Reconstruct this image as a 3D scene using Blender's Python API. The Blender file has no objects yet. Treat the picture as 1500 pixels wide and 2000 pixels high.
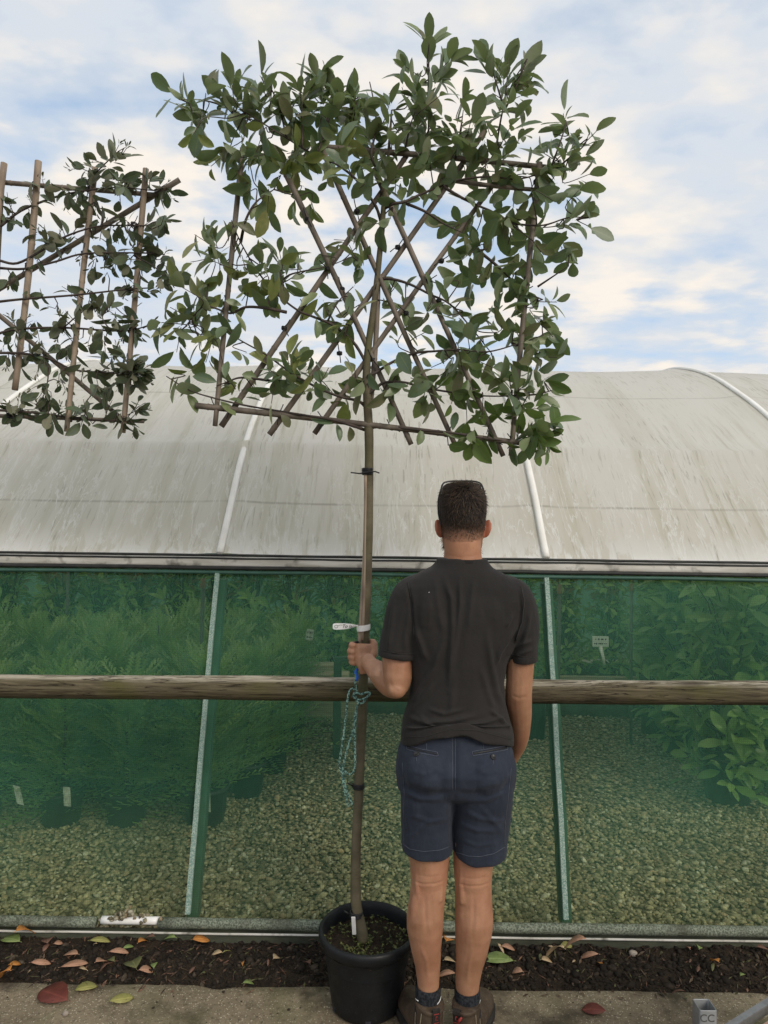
import bpy, bmesh, math, random
import numpy as np
from mathutils import Vector, Matrix, noise as mnoise
from mathutils.bvhtree import BVHTree

random.seed(7)
rng = np.random.default_rng(11)
sc = bpy.context.scene
C = sc.collection
R = math.radians

# ------------------------------------------------------------------ camera
FPX, CAMZ = 1330.0, 1.65
PITCH, ROLL = math.atan(30/FPX), R(0.8)
fw = Vector((0, math.cos(PITCH), math.sin(PITCH)))
rt0 = Vector((1, 0, 0)); up0 = Vector((0, -math.sin(PITCH), math.cos(PITCH)))
rt = rt0*math.cos(ROLL)+up0*math.sin(ROLL)
up = up0*math.cos(ROLL)-rt0*math.sin(ROLL)
CAM = Vector((0, 0, CAMZ))
cd = bpy.data.cameras.new('camera'); cam = bpy.data.objects.new('camera', cd); C.objects.link(cam)
cd.sensor_fit = 'HORIZONTAL'; cd.sensor_width = 36; cd.lens = FPX/1500*36
cd.clip_start = 0.05; cd.clip_end = 3000
m = Matrix.Identity(4)
for i, a in enumerate((rt, up, -fw)):
    for j in range(3): m[j][i] = a[j]
m.translation = CAM
cam.matrix_world = m
sc.camera = cam

# ------------------------------------------------------------------ light
sc.view_settings.view_transform = 'Standard'; sc.view_settings.look = 'None'
sc.view_settings.gamma = 1; sc.view_settings.exposure = EXPOSURE = 0.6
sc.cycles.use_denoising = True
sc.cycles.max_bounces = 8; sc.cycles.diffuse_bounces = 4; sc.cycles.transparent_max_bounces = 16
sc.cycles.sample_clamp_indirect = 6
SUN_EL, SUN_AZ = R(34), R(142)      # azimuth measured clockwise from +Y: behind the camera, to its right
W = bpy.data.worlds.new('World'); sc.world = W; W.use_nodes = True
nt = W.node_tree; nt.nodes.clear()
def wn(t, **k):
    n = nt.nodes.new(t)
    for a, b in k.items(): setattr(n, a, b)
    return n
def wl(a, b): nt.links.new(a, b)
def wmath(op, a, b=None, clamp=False):
    n = wn('ShaderNodeMath', operation=op, use_clamp=clamp)
    for i, v in enumerate((a, b)):
        if v is None: continue
        if isinstance(v, (int, float)): n.inputs[i].default_value = v
        else: wl(v, n.inputs[i])
    return n.outputs[0]
def wnoise(vec, scale, detail, rough, dist=0.0, off=(0, 0, 0), scl=(1, 1, 1)):
    mp = wn('ShaderNodeMapping'); mp.inputs['Location'].default_value = off; mp.inputs['Scale'].default_value = scl
    wl(vec, mp.inputs['Vector'])
    n = wn('ShaderNodeTexNoise'); n.inputs['Scale'].default_value = scale; n.inputs['Detail'].default_value = detail
    n.inputs['Roughness'].default_value = rough; n.inputs['Distortion'].default_value = dist
    wl(mp.outputs[0], n.inputs['Vector']); return n.outputs['Fac']
def wramp(fac, stops):
    n = wn('ShaderNodeValToRGB'); el = n.color_ramp.elements
    while len(el) < len(stops): el.new(0.5)
    for e, (p, c) in zip(el, stops):
        e.position = p; e.color = (c, c, c, 1) if isinstance(c, (int, float)) else (*c, 1)
    wl(fac, n.inputs[0]); return n.outputs[0]
def wmix(f, a, b):
    n = wn('ShaderNodeMix', data_type='RGBA')
    if isinstance(f, (int, float)): n.inputs[0].default_value = f
    else: wl(f, n.inputs[0])
    for i, v in ((6, a), (7, b)):
        if isinstance(v, tuple): n.inputs[i].default_value = (*v, 1)
        else: wl(v, n.inputs[i])
    return n.outputs[2]
sky = wn('ShaderNodeTexSky', sky_type='NISHITA', sun_disc=False)
sky.sun_elevation = SUN_EL; sky.sun_rotation = SUN_AZ; sky.air_density = 1.0; sky.dust_density = 1.2; sky.ozone_density = 1.5
tc = wn('ShaderNodeTexCoord'); sp = wn('ShaderNodeSeparateXYZ'); wl(tc.outputs['Generated'], sp.inputs[0])
zc = wmath('ADD', wmath('MAXIMUM', sp.outputs[2], 0.0), 0.13)
cb = wn('ShaderNodeCombineXYZ')
wl(wmath('DIVIDE', sp.outputs[0], zc), cb.inputs[0]); wl(wmath('DIVIDE', sp.outputs[1], zc), cb.inputs[1])
P2 = cb.outputs[0]
nA = wnoise(P2, 0.75, 3, 0.5, 0.3, (3.1, 1.7, 0))
nB = wnoise(P2, 4.4, 5, 0.5, 0.05, (0.4, 5.2, 0), (1.0, 1.35, 1))
nC = wnoise(P2, 1.3, 5, 0.55, 0.1, (7.3, 2.2, 0), (1, 1.3, 1))
cov = wmath('ADD', wmath('MULTIPLY', nA, 0.5), wmath('MULTIPLY', nB, 0.5))
dens = wramp(cov, [(0.36, 0.0), (0.435, 0.6), (0.50, 1.0)])
shade = wmath('ADD', wmath('MULTIPLY', nC, 0.5), wmath('MULTIPLY', nB, 0.5))
ccol = wramp(shade, [(0.38, (4.4, 4.85, 5.5)), (0.475, (4.7, 5.0, 5.4)), (0.60, (6.5, 6.0, 5.4))])
cboost = wn('ShaderNodeVectorMath', operation='SCALE'); wl(ccol, cboost.inputs[0]); cboost.inputs['Scale'].default_value = 1.0
blue = wn('ShaderNodeVectorMath', operation='SCALE'); wl(sky.outputs[0], blue.inputs[0]); blue.inputs['Scale'].default_value = 1.0
haze_f = wramp(sp.outputs[2], [(0.0, 0.85), (0.35, 0.6), (0.8, 0.4)])
base_sky = wmix(haze_f, blue.outputs[0], (4.1, 5.2, 6.5))
skycol = wmix(dens, base_sky, cboost.outputs[0])
bg = wn('ShaderNodeBackground'); bg.inputs['Strength'].default_value = 0.1
wl(skycol, bg.inputs[0]); wo = wn('ShaderNodeOutputWorld'); wl(bg.outputs[0], wo.inputs[0])

sl = bpy.data.lights.new('sun', 'SUN'); sl.energy = 1.35; sl.angle = R(28); sl.color = (1.0, 0.90, 0.77)
so = bpy.data.objects.new('sun', sl); C.objects.link(so)
sd = Vector((math.sin(SUN_AZ)*math.cos(SUN_EL), math.cos(SUN_AZ)*math.cos(SUN_EL), math.sin(SUN_EL)))
so.rotation_euler = sd.to_track_quat('Z', 'Y').to_euler(); so.location = (2, -3, 6)

# ------------------------------------------------------------------ helpers
def ray(px, py): return fw + rt*((px-750)/FPX) + up*((1000-py)/FPX)
def at(px, py, Y):
    d = ray(px, py); return CAM + d*(Y/d.y)
def atz(px, py, z=0.0):
    d = ray(px, py); return CAM + d*((z-CAMZ)/d.z)
def proj(v):
    q = Vector(v)-CAM; k = q.dot(fw)
    return 750+FPX*q.dot(rt)/k, 1000-FPX*q.dot(up)/k

class G:
    """small node-material builder"""
    def __init__(s, name):
        s.m = bpy.data.materials.new(name); s.m.use_nodes = True; s.t = s.m.node_tree
        s.t.nodes.clear(); s.out = s.n('ShaderNodeOutputMaterial')
    def n(s, t, **k):
        x = s.t.nodes.new(t)
        for a, b in k.items(): setattr(x, a, b)
        return x
    def l(s, a, b): s.t.links.new(a, b)
    def put(s, sock, v):
        if v is None: return
        if isinstance(v, (int, float)):
            sock.default_value = v if sock.type == 'VALUE' else (v, v, v, 1)
        elif isinstance(v, tuple): sock.default_value = (*v, 1) if (sock.type == 'RGBA' and len(v) == 3) else v
        else: s.l(v, sock)
    def coord(s, kind='Object', scale=(1, 1, 1), rot=(0, 0, 0), loc=(0, 0, 0)):
        c = s.n('ShaderNodeTexCoord'); mp = s.n('ShaderNodeMapping')
        mp.inputs['Scale'].default_value = scale; mp.inputs['Rotation'].default_value = rot; mp.inputs['Location'].default_value = loc
        s.l(c.outputs[kind], mp.inputs['Vector']); return mp.outputs[0]
    def noise(s, vec, scale, detail=4, rough=0.55, dist=0.0):
        x = s.n('ShaderNodeTexNoise'); s.l(vec, x.inputs['Vector'])
        x.inputs['Scale'].default_value = scale; x.inputs['Detail'].default_value = detail
        x.inputs['Roughness'].default_value = rough; x.inputs['Distortion'].default_value = dist
        return x.outputs['Fac']
    def voro(s, vec, scale, feature='F1', out='Distance', rnd=1.0):
        x = s.n('ShaderNodeTexVoronoi', feature=feature); s.l(vec, x.inputs['Vector']); x.inputs['Scale'].default_value = scale
        x.inputs['Randomness'].default_value = rnd
        return x.outputs[out]
    def ramp(s, f, stops, interp='LINEAR'):
        x = s.n('ShaderNodeValToRGB'); el = x.color_ramp.elements; x.color_ramp.interpolation = interp
        while len(el) < len(stops): el.new(0.5)
        for e, (p, c) in zip(el, stops):
            e.position = p; e.color = (c, c, c, 1) if isinstance(c, (int, float)) else (*c, 1)
        s.l(f, x.inputs[0]); return x.outputs[0]
    def math(s, op, a, b=None, clamp=False):
        x = s.n('ShaderNodeMath', operation=op, use_clamp=clamp); s.put(x.inputs[0], a); s.put(x.inputs[1], b); return x.outputs[0]
    def mix(s, f, a, b, mode='MIX'):
        x = s.n('ShaderNodeMix', data_type='RGBA', blend_type=mode)
        s.put(x.inputs[0], f); s.put(x.inputs[6], a); s.put(x.inputs[7], b); return x.outputs[2]
    def bump(s, h, strength=0.5, dist=0.01, nrm=None):
        x = s.n('ShaderNodeBump'); x.inputs['Strength'].default_value = strength; x.inputs['Distance'].default_value = dist
        s.l(h, x.inputs['Height'])
        if nrm: s.l(nrm, x.inputs['Normal'])
        return x.outputs[0]
    def attr(s, name, out='Color'):
        x = s.n('ShaderNodeAttribute'); x.attribute_name = name; return x.outputs[out]
    def pbr(s, col, rough=0.7, nrm=None, metal=0.0, spec=0.4, sheen=0.0, sss=0.0):
        x = s.n('ShaderNodeBsdfPrincipled'); s.put(x.inputs['Base Color'], col); s.put(x.inputs['Roughness'], rough)
        s.put(x.inputs['Metallic'], metal); s.put(x.inputs['Specular IOR Level'], spec)
        if sheen: x.inputs['Sheen Weight'].default_value = sheen
        if sss:
            x.inputs['Subsurface Weight'].default_value = sss; x.inputs['Subsurface Radius'].default_value = (1, 0.35, 0.2)
            x.inputs['Subsurface Scale'].default_value = 0.006
        if nrm: s.l(nrm, x.inputs['Normal'])
        return x.outputs[0]
    def mixs(s, f, a, b):
        x = s.n('ShaderNodeMixShader'); s.put(x.inputs[0], f); s.l(a, x.inputs[1]); s.l(b, x.inputs[2]); return x.outputs[0]
    def trl(s, col):
        x = s.n('ShaderNodeBsdfTranslucent'); s.put(x.inputs[0], col); return x.outputs[0]
    def trp(s, col):
        x = s.n('ShaderNodeBsdfTransparent'); s.put(x.inputs[0], col); return x.outputs[0]
    def end(s, sh): s.l(sh, s.out.inputs['Surface']); return s.m

class MB:
    """collects shapes into one mesh; c = colour attribute per vertex"""
    def __init__(s): s.v = []; s.f = []; s.c = []; s.uv = {}
    def add(s, vs, fs, col=(1, 1, 1, 1)):
        o = len(s.v); s.v += [tuple(p) for p in vs]; s.f += [tuple(i+o for i in f) for f in fs]
        if isinstance(col, list): s.c += col
        else: s.c += [col if len(col) == 4 else (*col, 1)]*len(vs)
    def box(s, c, d, rotz=0.0, bev=0.0, axes=None):
        c = Vector(c); a, b, h = (q/2 for q in d)
        if axes is None:
            axes = (Vector((math.cos(rotz), math.sin(rotz), 0)), Vector((-math.sin(rotz), math.cos(rotz), 0)), Vector((0, 0, 1)))
        if bev <= 0:
            vs = [c+axes[0]*x*a+axes[1]*y*b+axes[2]*z*h for x in (-1, 1) for y in (-1, 1) for z in (-1, 1)]
            s.add(vs, [(0, 1, 3, 2), (4, 6, 7, 5), (0, 4, 5, 1), (2, 3, 7, 6), (0, 2, 6, 4), (1, 5, 7, 3)])
        else:
            bm = bmesh.new(); bmesh.ops.create_cube(bm, size=1)
            for v in bm.verts: v.co = Vector((v.co.x*d[0], v.co.y*d[1], v.co.z*d[2]))
            bmesh.ops.bevel(bm, geom=list(bm.edges), offset=bev, segments=2, affect='EDGES', profile=0.5)
            bm.verts.index_update()
            s.add([c+axes[0]*v.co.x+axes[1]*v.co.y+axes[2]*v.co.z for v in bm.verts], [[v.index for v in f.verts] for f in bm.faces]); bm.free()
    def tube(s, pts, rad, sides=8, cap=True, col=(1, 1, 1, 1), ref=None, ry=None):
        pts = [Vector(p) for p in pts]; n = len(pts)
        if isinstance(rad, (int, float)): rad = [rad]*n
        ry = ry or rad
        vs = []; fr = None
        for i in range(n):
            t = (pts[min(i+1, n-1)]-pts[max(i-1, 0)])
            t = t.normalized() if t.length > 1e-9 else Vector((0, 0, 1))
            if fr is None or ref is not None:
                r0 = Vector(ref) if ref is not None else (Vector((0, 1, 0)) if abs(t.y) < 0.9 else Vector((1, 0, 0)))
                u = t.cross(r0).normalized()
            else: u = (fr-t*fr.dot(t)).normalized()
            fr = u; v = u.cross(t)
            for k in range(sides):
                a = 2*math.pi*k/sides
                vs.append(pts[i]+u*(math.cos(a)*rad[i])+v*(math.sin(a)*ry[i]))
        fs = [(i*sides+k, i*sides+(k+1) % sides, (i+1)*sides+(k+1) % sides, (i+1)*sides+k) for i in range(n-1) for k in range(sides)]
        if cap: fs += [tuple(reversed(range(sides))), tuple((n-1)*sides+k for k in range(sides))]
        s.add(vs, fs, col)
    def rings(s, rings, cap=True, col=(1, 1, 1, 1)):
        k = len(rings[0]); vs = [p for r in rings for p in r]
        fs = [(i*k+j, i*k+(j+1) % k, (i+1)*k+(j+1) % k, (i+1)*k+j) for i in range(len(rings)-1) for j in range(k)]
        if cap: fs += [tuple(reversed(range(k))), tuple((len(rings)-1)*k+j for j in range(k))]
        s.add(vs, fs, col)
    def lathe(s, c, prof, sides=40, col=(1, 1, 1, 1), cap=False):
        c = Vector(c)
        s.rings([[c+Vector((r*math.cos(2*math.pi*k/sides), r*math.sin(2*math.pi*k/sides), z)) for k in range(sides)] for r, z in prof], cap, col)
    def ell(s, c, r, axes=None, seg=14, ring=10, col=(1, 1, 1, 1)):
        c = Vector(c); axes = axes or (Vector((1, 0, 0)), Vector((0, 1, 0)), Vector((0, 0, 1)))
        rr = []
        for i in range(1, ring):
            t = math.pi*i/ring
            rr.append([c+axes[0]*(r[0]*math.sin(t)*math.cos(2*math.pi*k/seg))+axes[1]*(r[1]*math.sin(t)*math.sin(2*math.pi*k/seg))-axes[2]*(r[2]*math.cos(t)) for k in range(seg)])
        s.rings(rr, True, col)
    def mesh(s, name, off=Vector((0, 0, 0))):
        me = bpy.data.meshes.new(name)
        me.from_pydata([(p[0]-off.x, p[1]-off.y, p[2]-off.z) for p in s.v], [], s.f); me.update()
        a = me.color_attributes.new('col', 'FLOAT_COLOR', 'POINT')
        a.data.foreach_set('color', np.array(s.c, dtype=np.float32).ravel())
        return me
    def build(s, name, m, parent=None, smooth=True):
        me = s.mesh(name, parent_loc(parent)); me.materials.append(m)
        if smooth: me.polygons.foreach_set('use_smooth', [True]*len(me.polygons))
        return link(name, me, parent)
def parent_loc(p):
    v = Vector((0, 0, 0))
    while p is not None: v += Vector(p.location); p = p.parent
    return v
def link(name, me, parent=None):
    o = bpy.data.objects.new(name, me); C.objects.link(o); o.parent = parent; return o
def tag(o, label=None, cat=None, group=None, kind=None):
    if label: o['label'] = label
    if cat: o['category'] = cat
    if group: o['group'] = group
    if kind: o['kind'] = kind
    return o
def thing(name, label, cat, loc=(0, 0, 0), group=None):
    o = bpy.data.objects.new(name, None); C.objects.link(o); o.location = loc; o.empty_display_size = 0.1
    return tag(o, label, cat, group)
def copy_tree(o, parent=None):
    c = o.copy(); C.objects.link(c); c.parent = parent
    for ch in list(o.children): copy_tree(ch, c)
    return c
def np_mesh(name, V, F, col=None, m=None, parent=None, smooth=False):
    """V (n,3), F (m,k) arrays, col (n,4)"""
    me = bpy.data.meshes.new(name); k = F.shape[1]
    me.vertices.add(len(V)); me.vertices.foreach_set('co', V.astype(np.float32).ravel())
    me.loops.add(F.size); me.loops.foreach_set('vertex_index', F.astype(np.int32).ravel())
    me.polygons.add(len(F)); me.polygons.foreach_set('loop_start', np.arange(0, F.size, k, dtype=np.int32))
    me.polygons.foreach_set('use_smooth', np.full(len(F), smooth))
    me.update(calc_edges=True); me.validate()
    if col is not None:
        a = me.color_attributes.new('col', 'FLOAT_COLOR', 'POINT'); a.data.foreach_set('color', col.astype(np.float32).ravel())
    if m: me.materials.append(m)
    return link(name, me, parent)
def catmull(p, n=6):
    p = [Vector(q) for q in p]; out = []
    q = [p[0]*2-p[1]]+p+[p[-1]*2-p[-2]]
    for i in range(1, len(q)-2):
        for k in range(n):
            t = k/n; a, b, c, d = q[i-1], q[i], q[i+1], q[i+2]
            out.append(0.5*((2*b)+(c-a)*t+(2*a-5*b+4*c-d)*t*t+(3*b-a-3*c+d)*t**3))
    out.append(p[-1]); return out
def lerp_list(vals, n=6):
    out = []
    for i in range(len(vals)-1): out += [vals[i]+(vals[i+1]-vals[i])*k/n for k in range(n)]
    return out+[vals[-1]]
def rnd(a, b): return random.uniform(a, b)
# ------------------------------------------------------------------ materials
def simple(name, c1, c2, scale=8, rough=0.7, bstr=0.3, bscale=60, bdist=0.004, metal=0.0, spec=0.4, sx=(1, 1, 1)):
    g = G(name); v = g.coord(scale=sx)
    col = g.mix(g.ramp(g.noise(v, scale, 5), [(0.32, 0.0), (0.68, 1.0)]), c1, c2)
    return g.end(g.pbr(col, rough, g.bump(g.noise(v, bscale, 4), bstr, bdist), metal, spec))
def leaf_mat(name, back, trans=0.30, rough=0.36, spec=0.5):
    g = G(name); at_ = g.n('ShaderNodeAttribute'); at_.attribute_name = 'col'
    v = g.coord(); nz = g.noise(v, 55, 4)
    c = g.mix(g.ramp(nz, [(0.3, 0.0), (0.7, 0.5)]), at_.outputs['Color'], (0.12, 0.16, 0.045))
    geo = g.n('ShaderNodeNewGeometry')
    c = g.mix(g.math('MULTIPLY', geo.outputs['Backfacing'], 0.7), c, back)
    vein = g.ramp(at_.outputs['Alpha'], [(0.0, 0.55), (0.10, 0.0)])
    c = g.mix(vein, c, (0.2, 0.25, 0.10))
    s1 = g.pbr(c, rough, g.bump(nz, 0.25, 0.003), 0, spec)
    return g.end(g.mixs(trans, s1, g.trl(g.mix(0.5, c, (0.20, 0.30, 0.04)))))
M = {}
M['leaf'] = leaf_mat('glossy_leaf', (0.21, 0.245, 0.15))
M['grey_leaf'] = leaf_mat('grey_green_leaf', (0.19, 0.18, 0.13), 0.12, 0.55, 0.3)
M['nursery_leaf'] = leaf_mat('nursery_leaf', (0.24, 0.36, 0.12), 0.42)
M['bark'] = None
g = G('young_bark'); v = g.coord(); 
c = g.mix(g.ramp(g.noise(v, 14, 5), [(0.35, 0.0), (0.65, 1.0)]), (0.08, 0.068, 0.043), (0.145, 0.122, 0.08))
c = g.mix(g.ramp(g.noise(v, 4, 4), [(0.45, 0.0), (0.7, 0.75)]), c, (0.085, 0.088, 0.032))
c = g.mix(g.ramp(g.noise(g.coord(scale=(30, 30, 160)), 1, 3), [(0.62, 0.0), (0.7, 0.5)]), c, (0.05, 0.04, 0.025))
M['bark'] = g.end(g.pbr(c, 0.75, g.bump(g.noise(g.coord(scale=(60, 60, 25)), 1, 4), 0.5, 0.004), 0, 0.3))
M['twig'] = simple('dark_twig', (0.035, 0.026, 0.022), (0.075, 0.055, 0.045), 30, 0.7)
g = G('bamboo_cane'); v = g.coord(); 
c = g.mix(g.ramp(g.noise(g.coord(scale=(25, 25, 4)), 1, 4), [(0.35, 0.0), (0.65, 1.0)]), (0.105, 0.086, 0.068), (0.20, 0.165, 0.13))
c = g.mix(g.ramp(g.noise(v, 7, 4), [(0.55, 0.0), (0.75, 0.7)]), c, (0.085, 0.07, 0.055))
M['cane'] = g.end(g.pbr(c, 0.6, g.bump(g.noise(g.coord(scale=(90, 90, 8)), 1, 3), 0.35, 0.002), 0, 0.35))
g = G('pale_bamboo_cane'); v = g.coord()
c = g.mix(g.ramp(g.noise(g.coord(scale=(25, 25, 4)), 1, 4), [(0.35, 0.0), (0.65, 1.0)]), (0.22, 0.165, 0.12), (0.34, 0.27, 0.20))
c = g.mix(g.ramp(g.noise(v, 7, 4), [(0.5, 0.0), (0.7, 0.6)]), c, (0.13, 0.10, 0.08))
M['cane_pale'] = g.end(g.pbr(c, 0.6, g.bump(g.noise(g.coord(scale=(90, 90, 8)), 1, 3), 0.35, 0.002), 0, 0.35))
M['black_tie'] = simple('black_tie', (0.008, 0.008, 0.010), (0.018, 0.018, 0.02), 40, 0.5)
g = G('galvanised'); v = g.coord()
c = g.mix(g.ramp(g.voro(v, 70, out='Distance'), [(0.1, 0.3), (0.6, 0.7)]), (0.20, 0.21, 0.215), (0.30, 0.31, 0.315))
c = g.mix(g.ramp(g.noise(v, 20, 5), [(0.5, 0.0), (0.75, 0.6)]), c, (0.15, 0.15, 0.15))
M['galv'] = g.end(g.pbr(c, 0.5, g.bump(g.noise(v, 120, 3), 0.2, 0.002), 0.7, 0.5))
# concrete with pale aggregate, damp stains, mossy edge
g = G('concrete'); v = g.coord()
c = g.mix(g.ramp(g.noise(v, 5, 6, 0.62), [(0.3, 0.0), (0.7, 1.0)]), (0.145, 0.115, 0.076), (0.285, 0.235, 0.16))
fleck = g.ramp(g.voro(v, 125), [(0.20, 1.0), (0.34, 0.0)])
sel = g.ramp(g.noise(v, 60, 2), [(0.44, 0.0), (0.52, 1.0)])
c = g.mix(g.math('MULTIPLY', fleck, g.math('MULTIPLY', sel, 0.8)), c, (0.55, 0.49, 0.37))
c = g.mix(g.ramp(g.noise(v, 75, 5, 0.7), [(0.52, 0.0), (0.66, 0.8)]), c, (0.07, 0.055, 0.038))
c = g.mix(g.ramp(g.noise(g.coord(loc=(2.3, 0.4, 0)), 3.2, 5, 0.6), [(0.50, 0.0), (0.62, 0.85)]), c, (0.045, 0.036, 0.024))
c = g.mix(g.ramp(g.noise(g.coord(loc=(5, 3, 0)), 4, 4), [(0.55, 0.0), (0.72, 0.5)]), c, (0.09, 0.095, 0.04))
M['concrete'] = g.end(g.pbr(c, 0.85, g.bump(g.math('ADD', g.noise(v, 60, 6, 0.7), g.math('MULTIPLY', fleck, 0.3)), 0.55, 0.006), 0, 0.25))
g = G('dark_soil'); v = g.coord()
c = g.mix(g.ramp(g.noise(v, 35, 6, 0.65), [(0.3, 0.0), (0.7, 1.0)]), (0.014, 0.0105, 0.0075), (0.055, 0.041, 0.029))
c = g.mix(g.ramp(g.noise(v, 220, 2), [(0.66, 0.0), (0.72, 0.8)]), c, (0.16, 0.12, 0.08))
M['soil'] = g.end(g.pbr(c, 0.95, g.bump(g.noise(v, 90, 7, 0.7), 0.9, 0.02), 0, 0.15))
g = G('crumb'); v = g.coord()
c = g.mix(g.ramp(g.noise(v, 60, 3), [(0.3, 0.0), (0.7, 1.0)]), g.attr('col'), (0.016, 0.013, 0.010))
M['crumb'] = g.end(g.pbr(c, 0.9, None, 0, 0.2))
g = G('pebble'); v = g.coord()
c = g.mix(g.ramp(g.noise(v, 60, 4), [(0.35, 0.0), (0.65, 0.55)]), g.attr('col'), (0.12, 0.11, 0.07))
M['pebble'] = g.end(g.pbr(c, 0.75, g.bump(g.noise(v, 120, 3), 0.3, 0.003), 0, 0.3))
g = G('gravel_bed'); v = g.coord()
c = g.mix(g.ramp(g.voro(v, 42, out='Distance'), [(0.1, 0.0), (0.75, 1.0)]), (0.48, 0.43, 0.30), (0.05, 0.045, 0.03))
c = g.mix(g.ramp(g.noise(v, 18, 3), [(0.4, 0.0), (0.7, 0.5)]), c, (0.08, 0.08, 0.05))
M['gravel_bed'] = g.end(g.pbr(c, 0.85, g.bump(g.math('SUBTRACT', 1.0, g.voro(v, 42)), 0.8, 0.02), 0, 0.2))
M['yard'] = simple('yard_dirt', (0.10, 0.085, 0.06), (0.17, 0.15, 0.10), 0.6, 0.95)
# polythene cover
g = G('white_polythene'); uvn = g.n('ShaderNodeUVMap'); uvn.uv_map = 'uv'
def uvmap(sx, sy, lx=0, ly=0, rot=0):
    mp = g.n('ShaderNodeMapping'); mp.inputs['Scale'].default_value = (sx, sy, 1); mp.inputs['Location'].default_value = (lx, ly, 0)
    mp.inputs['Rotation'].default_value = (0, 0, rot)
    g.l(uvn.outputs[0], mp.inputs['Vector']); return mp.outputs[0]
sepuv = g.n('ShaderNodeSeparateXYZ'); g.l(uvn.outputs[0], sepuv.inputs[0])
U, Vv = sepuv.outputs[0], sepuv.outputs[1]
c = g.mix(g.ramp(g.noise(uvmap(1.1, 0.8), 1.5, 5), [(0.3, 0.0), (0.7, 1.0)]), (0.82, 0.80, 0.735), (0.90, 0.885, 0.835))
lowness = g.ramp(Vv, [(0.0, 1.0), (0.55, 0.35), (1.0, 0.2)])
c = g.mix(g.math('MULTIPLY', g.ramp(g.noise(uvmap(5, 0.7, 2), 1.3, 5, 0.6), [(0.48, 0.0), (0.7, 0.9)]), lowness), c, (0.56, 0.53, 0.39))
c = g.mix(g.math('MULTIPLY', g.ramp(Vv, [(0.0, 1.0), (0.12, 0.7), (0.32, 0.0)]), g.ramp(g.noise(uvmap(2.2, 1.5, 4), 1, 5, 0.6), [(0.3, 0.25), (0.65, 0.8)])), c, (0.66, 0.63, 0.53))
st1 = g.math('MULTIPLY', g.ramp(g.noise(uvmap(85, 17), 1, 3, 0.5), [(0.595, 0.0), (0.65, 1.0)]), g.ramp(g.noise(uvmap(2.2, 1.6, 5), 1, 3), [(0.40, 0.15), (0.58, 1.0)]))
c = g.mix(g.math('MULTIPLY', st1, 0.45), c, (0.22, 0.19, 0.125))
st2 = g.math('MULTIPLY', g.ramp(g.noise(uvmap(30, 4.5, 7), 1, 5, 0.6), [(0.54, 0.0), (0.70, 1.0)]), g.ramp(g.noise(uvmap(1.4, 1.2, 9), 1, 3), [(0.40, 0.0), (0.62, 1.0)]))
c = g.mix(g.math('MULTIPLY', st2, 0.6), c, (0.44, 0.41, 0.28))
fl = g.ramp(g.noise(uvmap(70, 60), 1, 3), [(0.70, 0.0), (0.76, 0.5)])
c = g.mix(fl, c, (0.2, 0.17, 0.12))
seam = None
for v0 in (0.118, 0.545):
    wig = g.math('ADD', Vv, g.math('MULTIPLY', g.noise(uvmap(3, 0.0, v0*9), 1, 4), 0.006))
    ln_ = g.ramp(g.math('ABSOLUTE', g.math('SUBTRACT', wig, v0+0.003)), [(0.0007, 1.0), (0.0017, 0.0)])
    c = g.mix(g.math('MULTIPLY', ln_, g.ramp(g.noise(uvmap(4, 4, v0*3), 1, 3), [(0.35, 0.1), (0.6, 0.65)])), c, (0.25, 0.23, 0.18))
# dried white run marks
wn_ = g.noise(uvmap(16, 6.5, 3.3), 1, 5, 0.62, 0.7)
worm = g.ramp(g.math('ABSOLUTE', g.math('SUBTRACT', wn_, 0.5)), [(0.006, 1.0), (0.018, 0.0)])
wreg = g.math('MULTIPLY', g.ramp(Vv, [(0.0, 1.0), (0.14, 0.85), (0.30, 0.5), (0.5, 0.0)]), g.ramp(g.noise(uvmap(0.7, 0.6, 11), 1.2, 3), [(0.36, 0.15), (0.58, 1.0)]))
c = g.mix(g.math('MULTIPLY', g.math('MULTIPLY', worm, wreg), 0.95), c, (1.0, 1.0, 0.98))
patch = g.math('MULTIPLY', g.ramp(g.noise(uvmap(9, 9, 1.3), 1, 6, 0.7, 1.0), [(0.46, 0.0), (0.51, 1.0)]), g.ramp(Vv, [(0.0, 1.0), (0.02, 0.6), (0.06, 0.0)]))
c = g.mix(g.math('MULTIPLY', patch, 0.85), c, (0.97, 0.97, 0.95))
bumpf = g.noise(uvmap(6, 2.5), 1.2, 4)
nr = g.bump(bumpf, 0.12, 0.03)
s1 = g.pbr(c, 0.55, nr, 0, 0.3)
M['poly'] = g.end(g.mixs(0.46, s1, g.trl(g.mix(0.6, c, (0.98, 0.98, 0.95)))))
M['white_pipe'] = simple('white_pipe', (0.72, 0.71, 0.66), (0.82, 0.82, 0.79), 9, 0.45, 0.1)
g = G('grimy_white'); v = g.coord()
c = g.mix(g.ramp(g.noise(g.coord(scale=(4, 30, 30)), 1, 5), [(0.35, 0.0), (0.65, 1.0)]), (0.40, 0.385, 0.34), (0.62, 0.61, 0.57))
c = g.mix(g.ramp(g.noise(v, 14, 5), [(0.55, 0.0), (0.7, 0.8)]), c, (0.07, 0.065, 0.05))
M['grimy'] = g.end(g.pbr(c, 0.6, g.bump(g.noise(v, 60, 4), 0.2, 0.004)))
M['black_rubber'] = simple('black_rubber', (0.010, 0.012, 0.012), (0.03, 0.032, 0.03), 20, 0.6)
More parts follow.
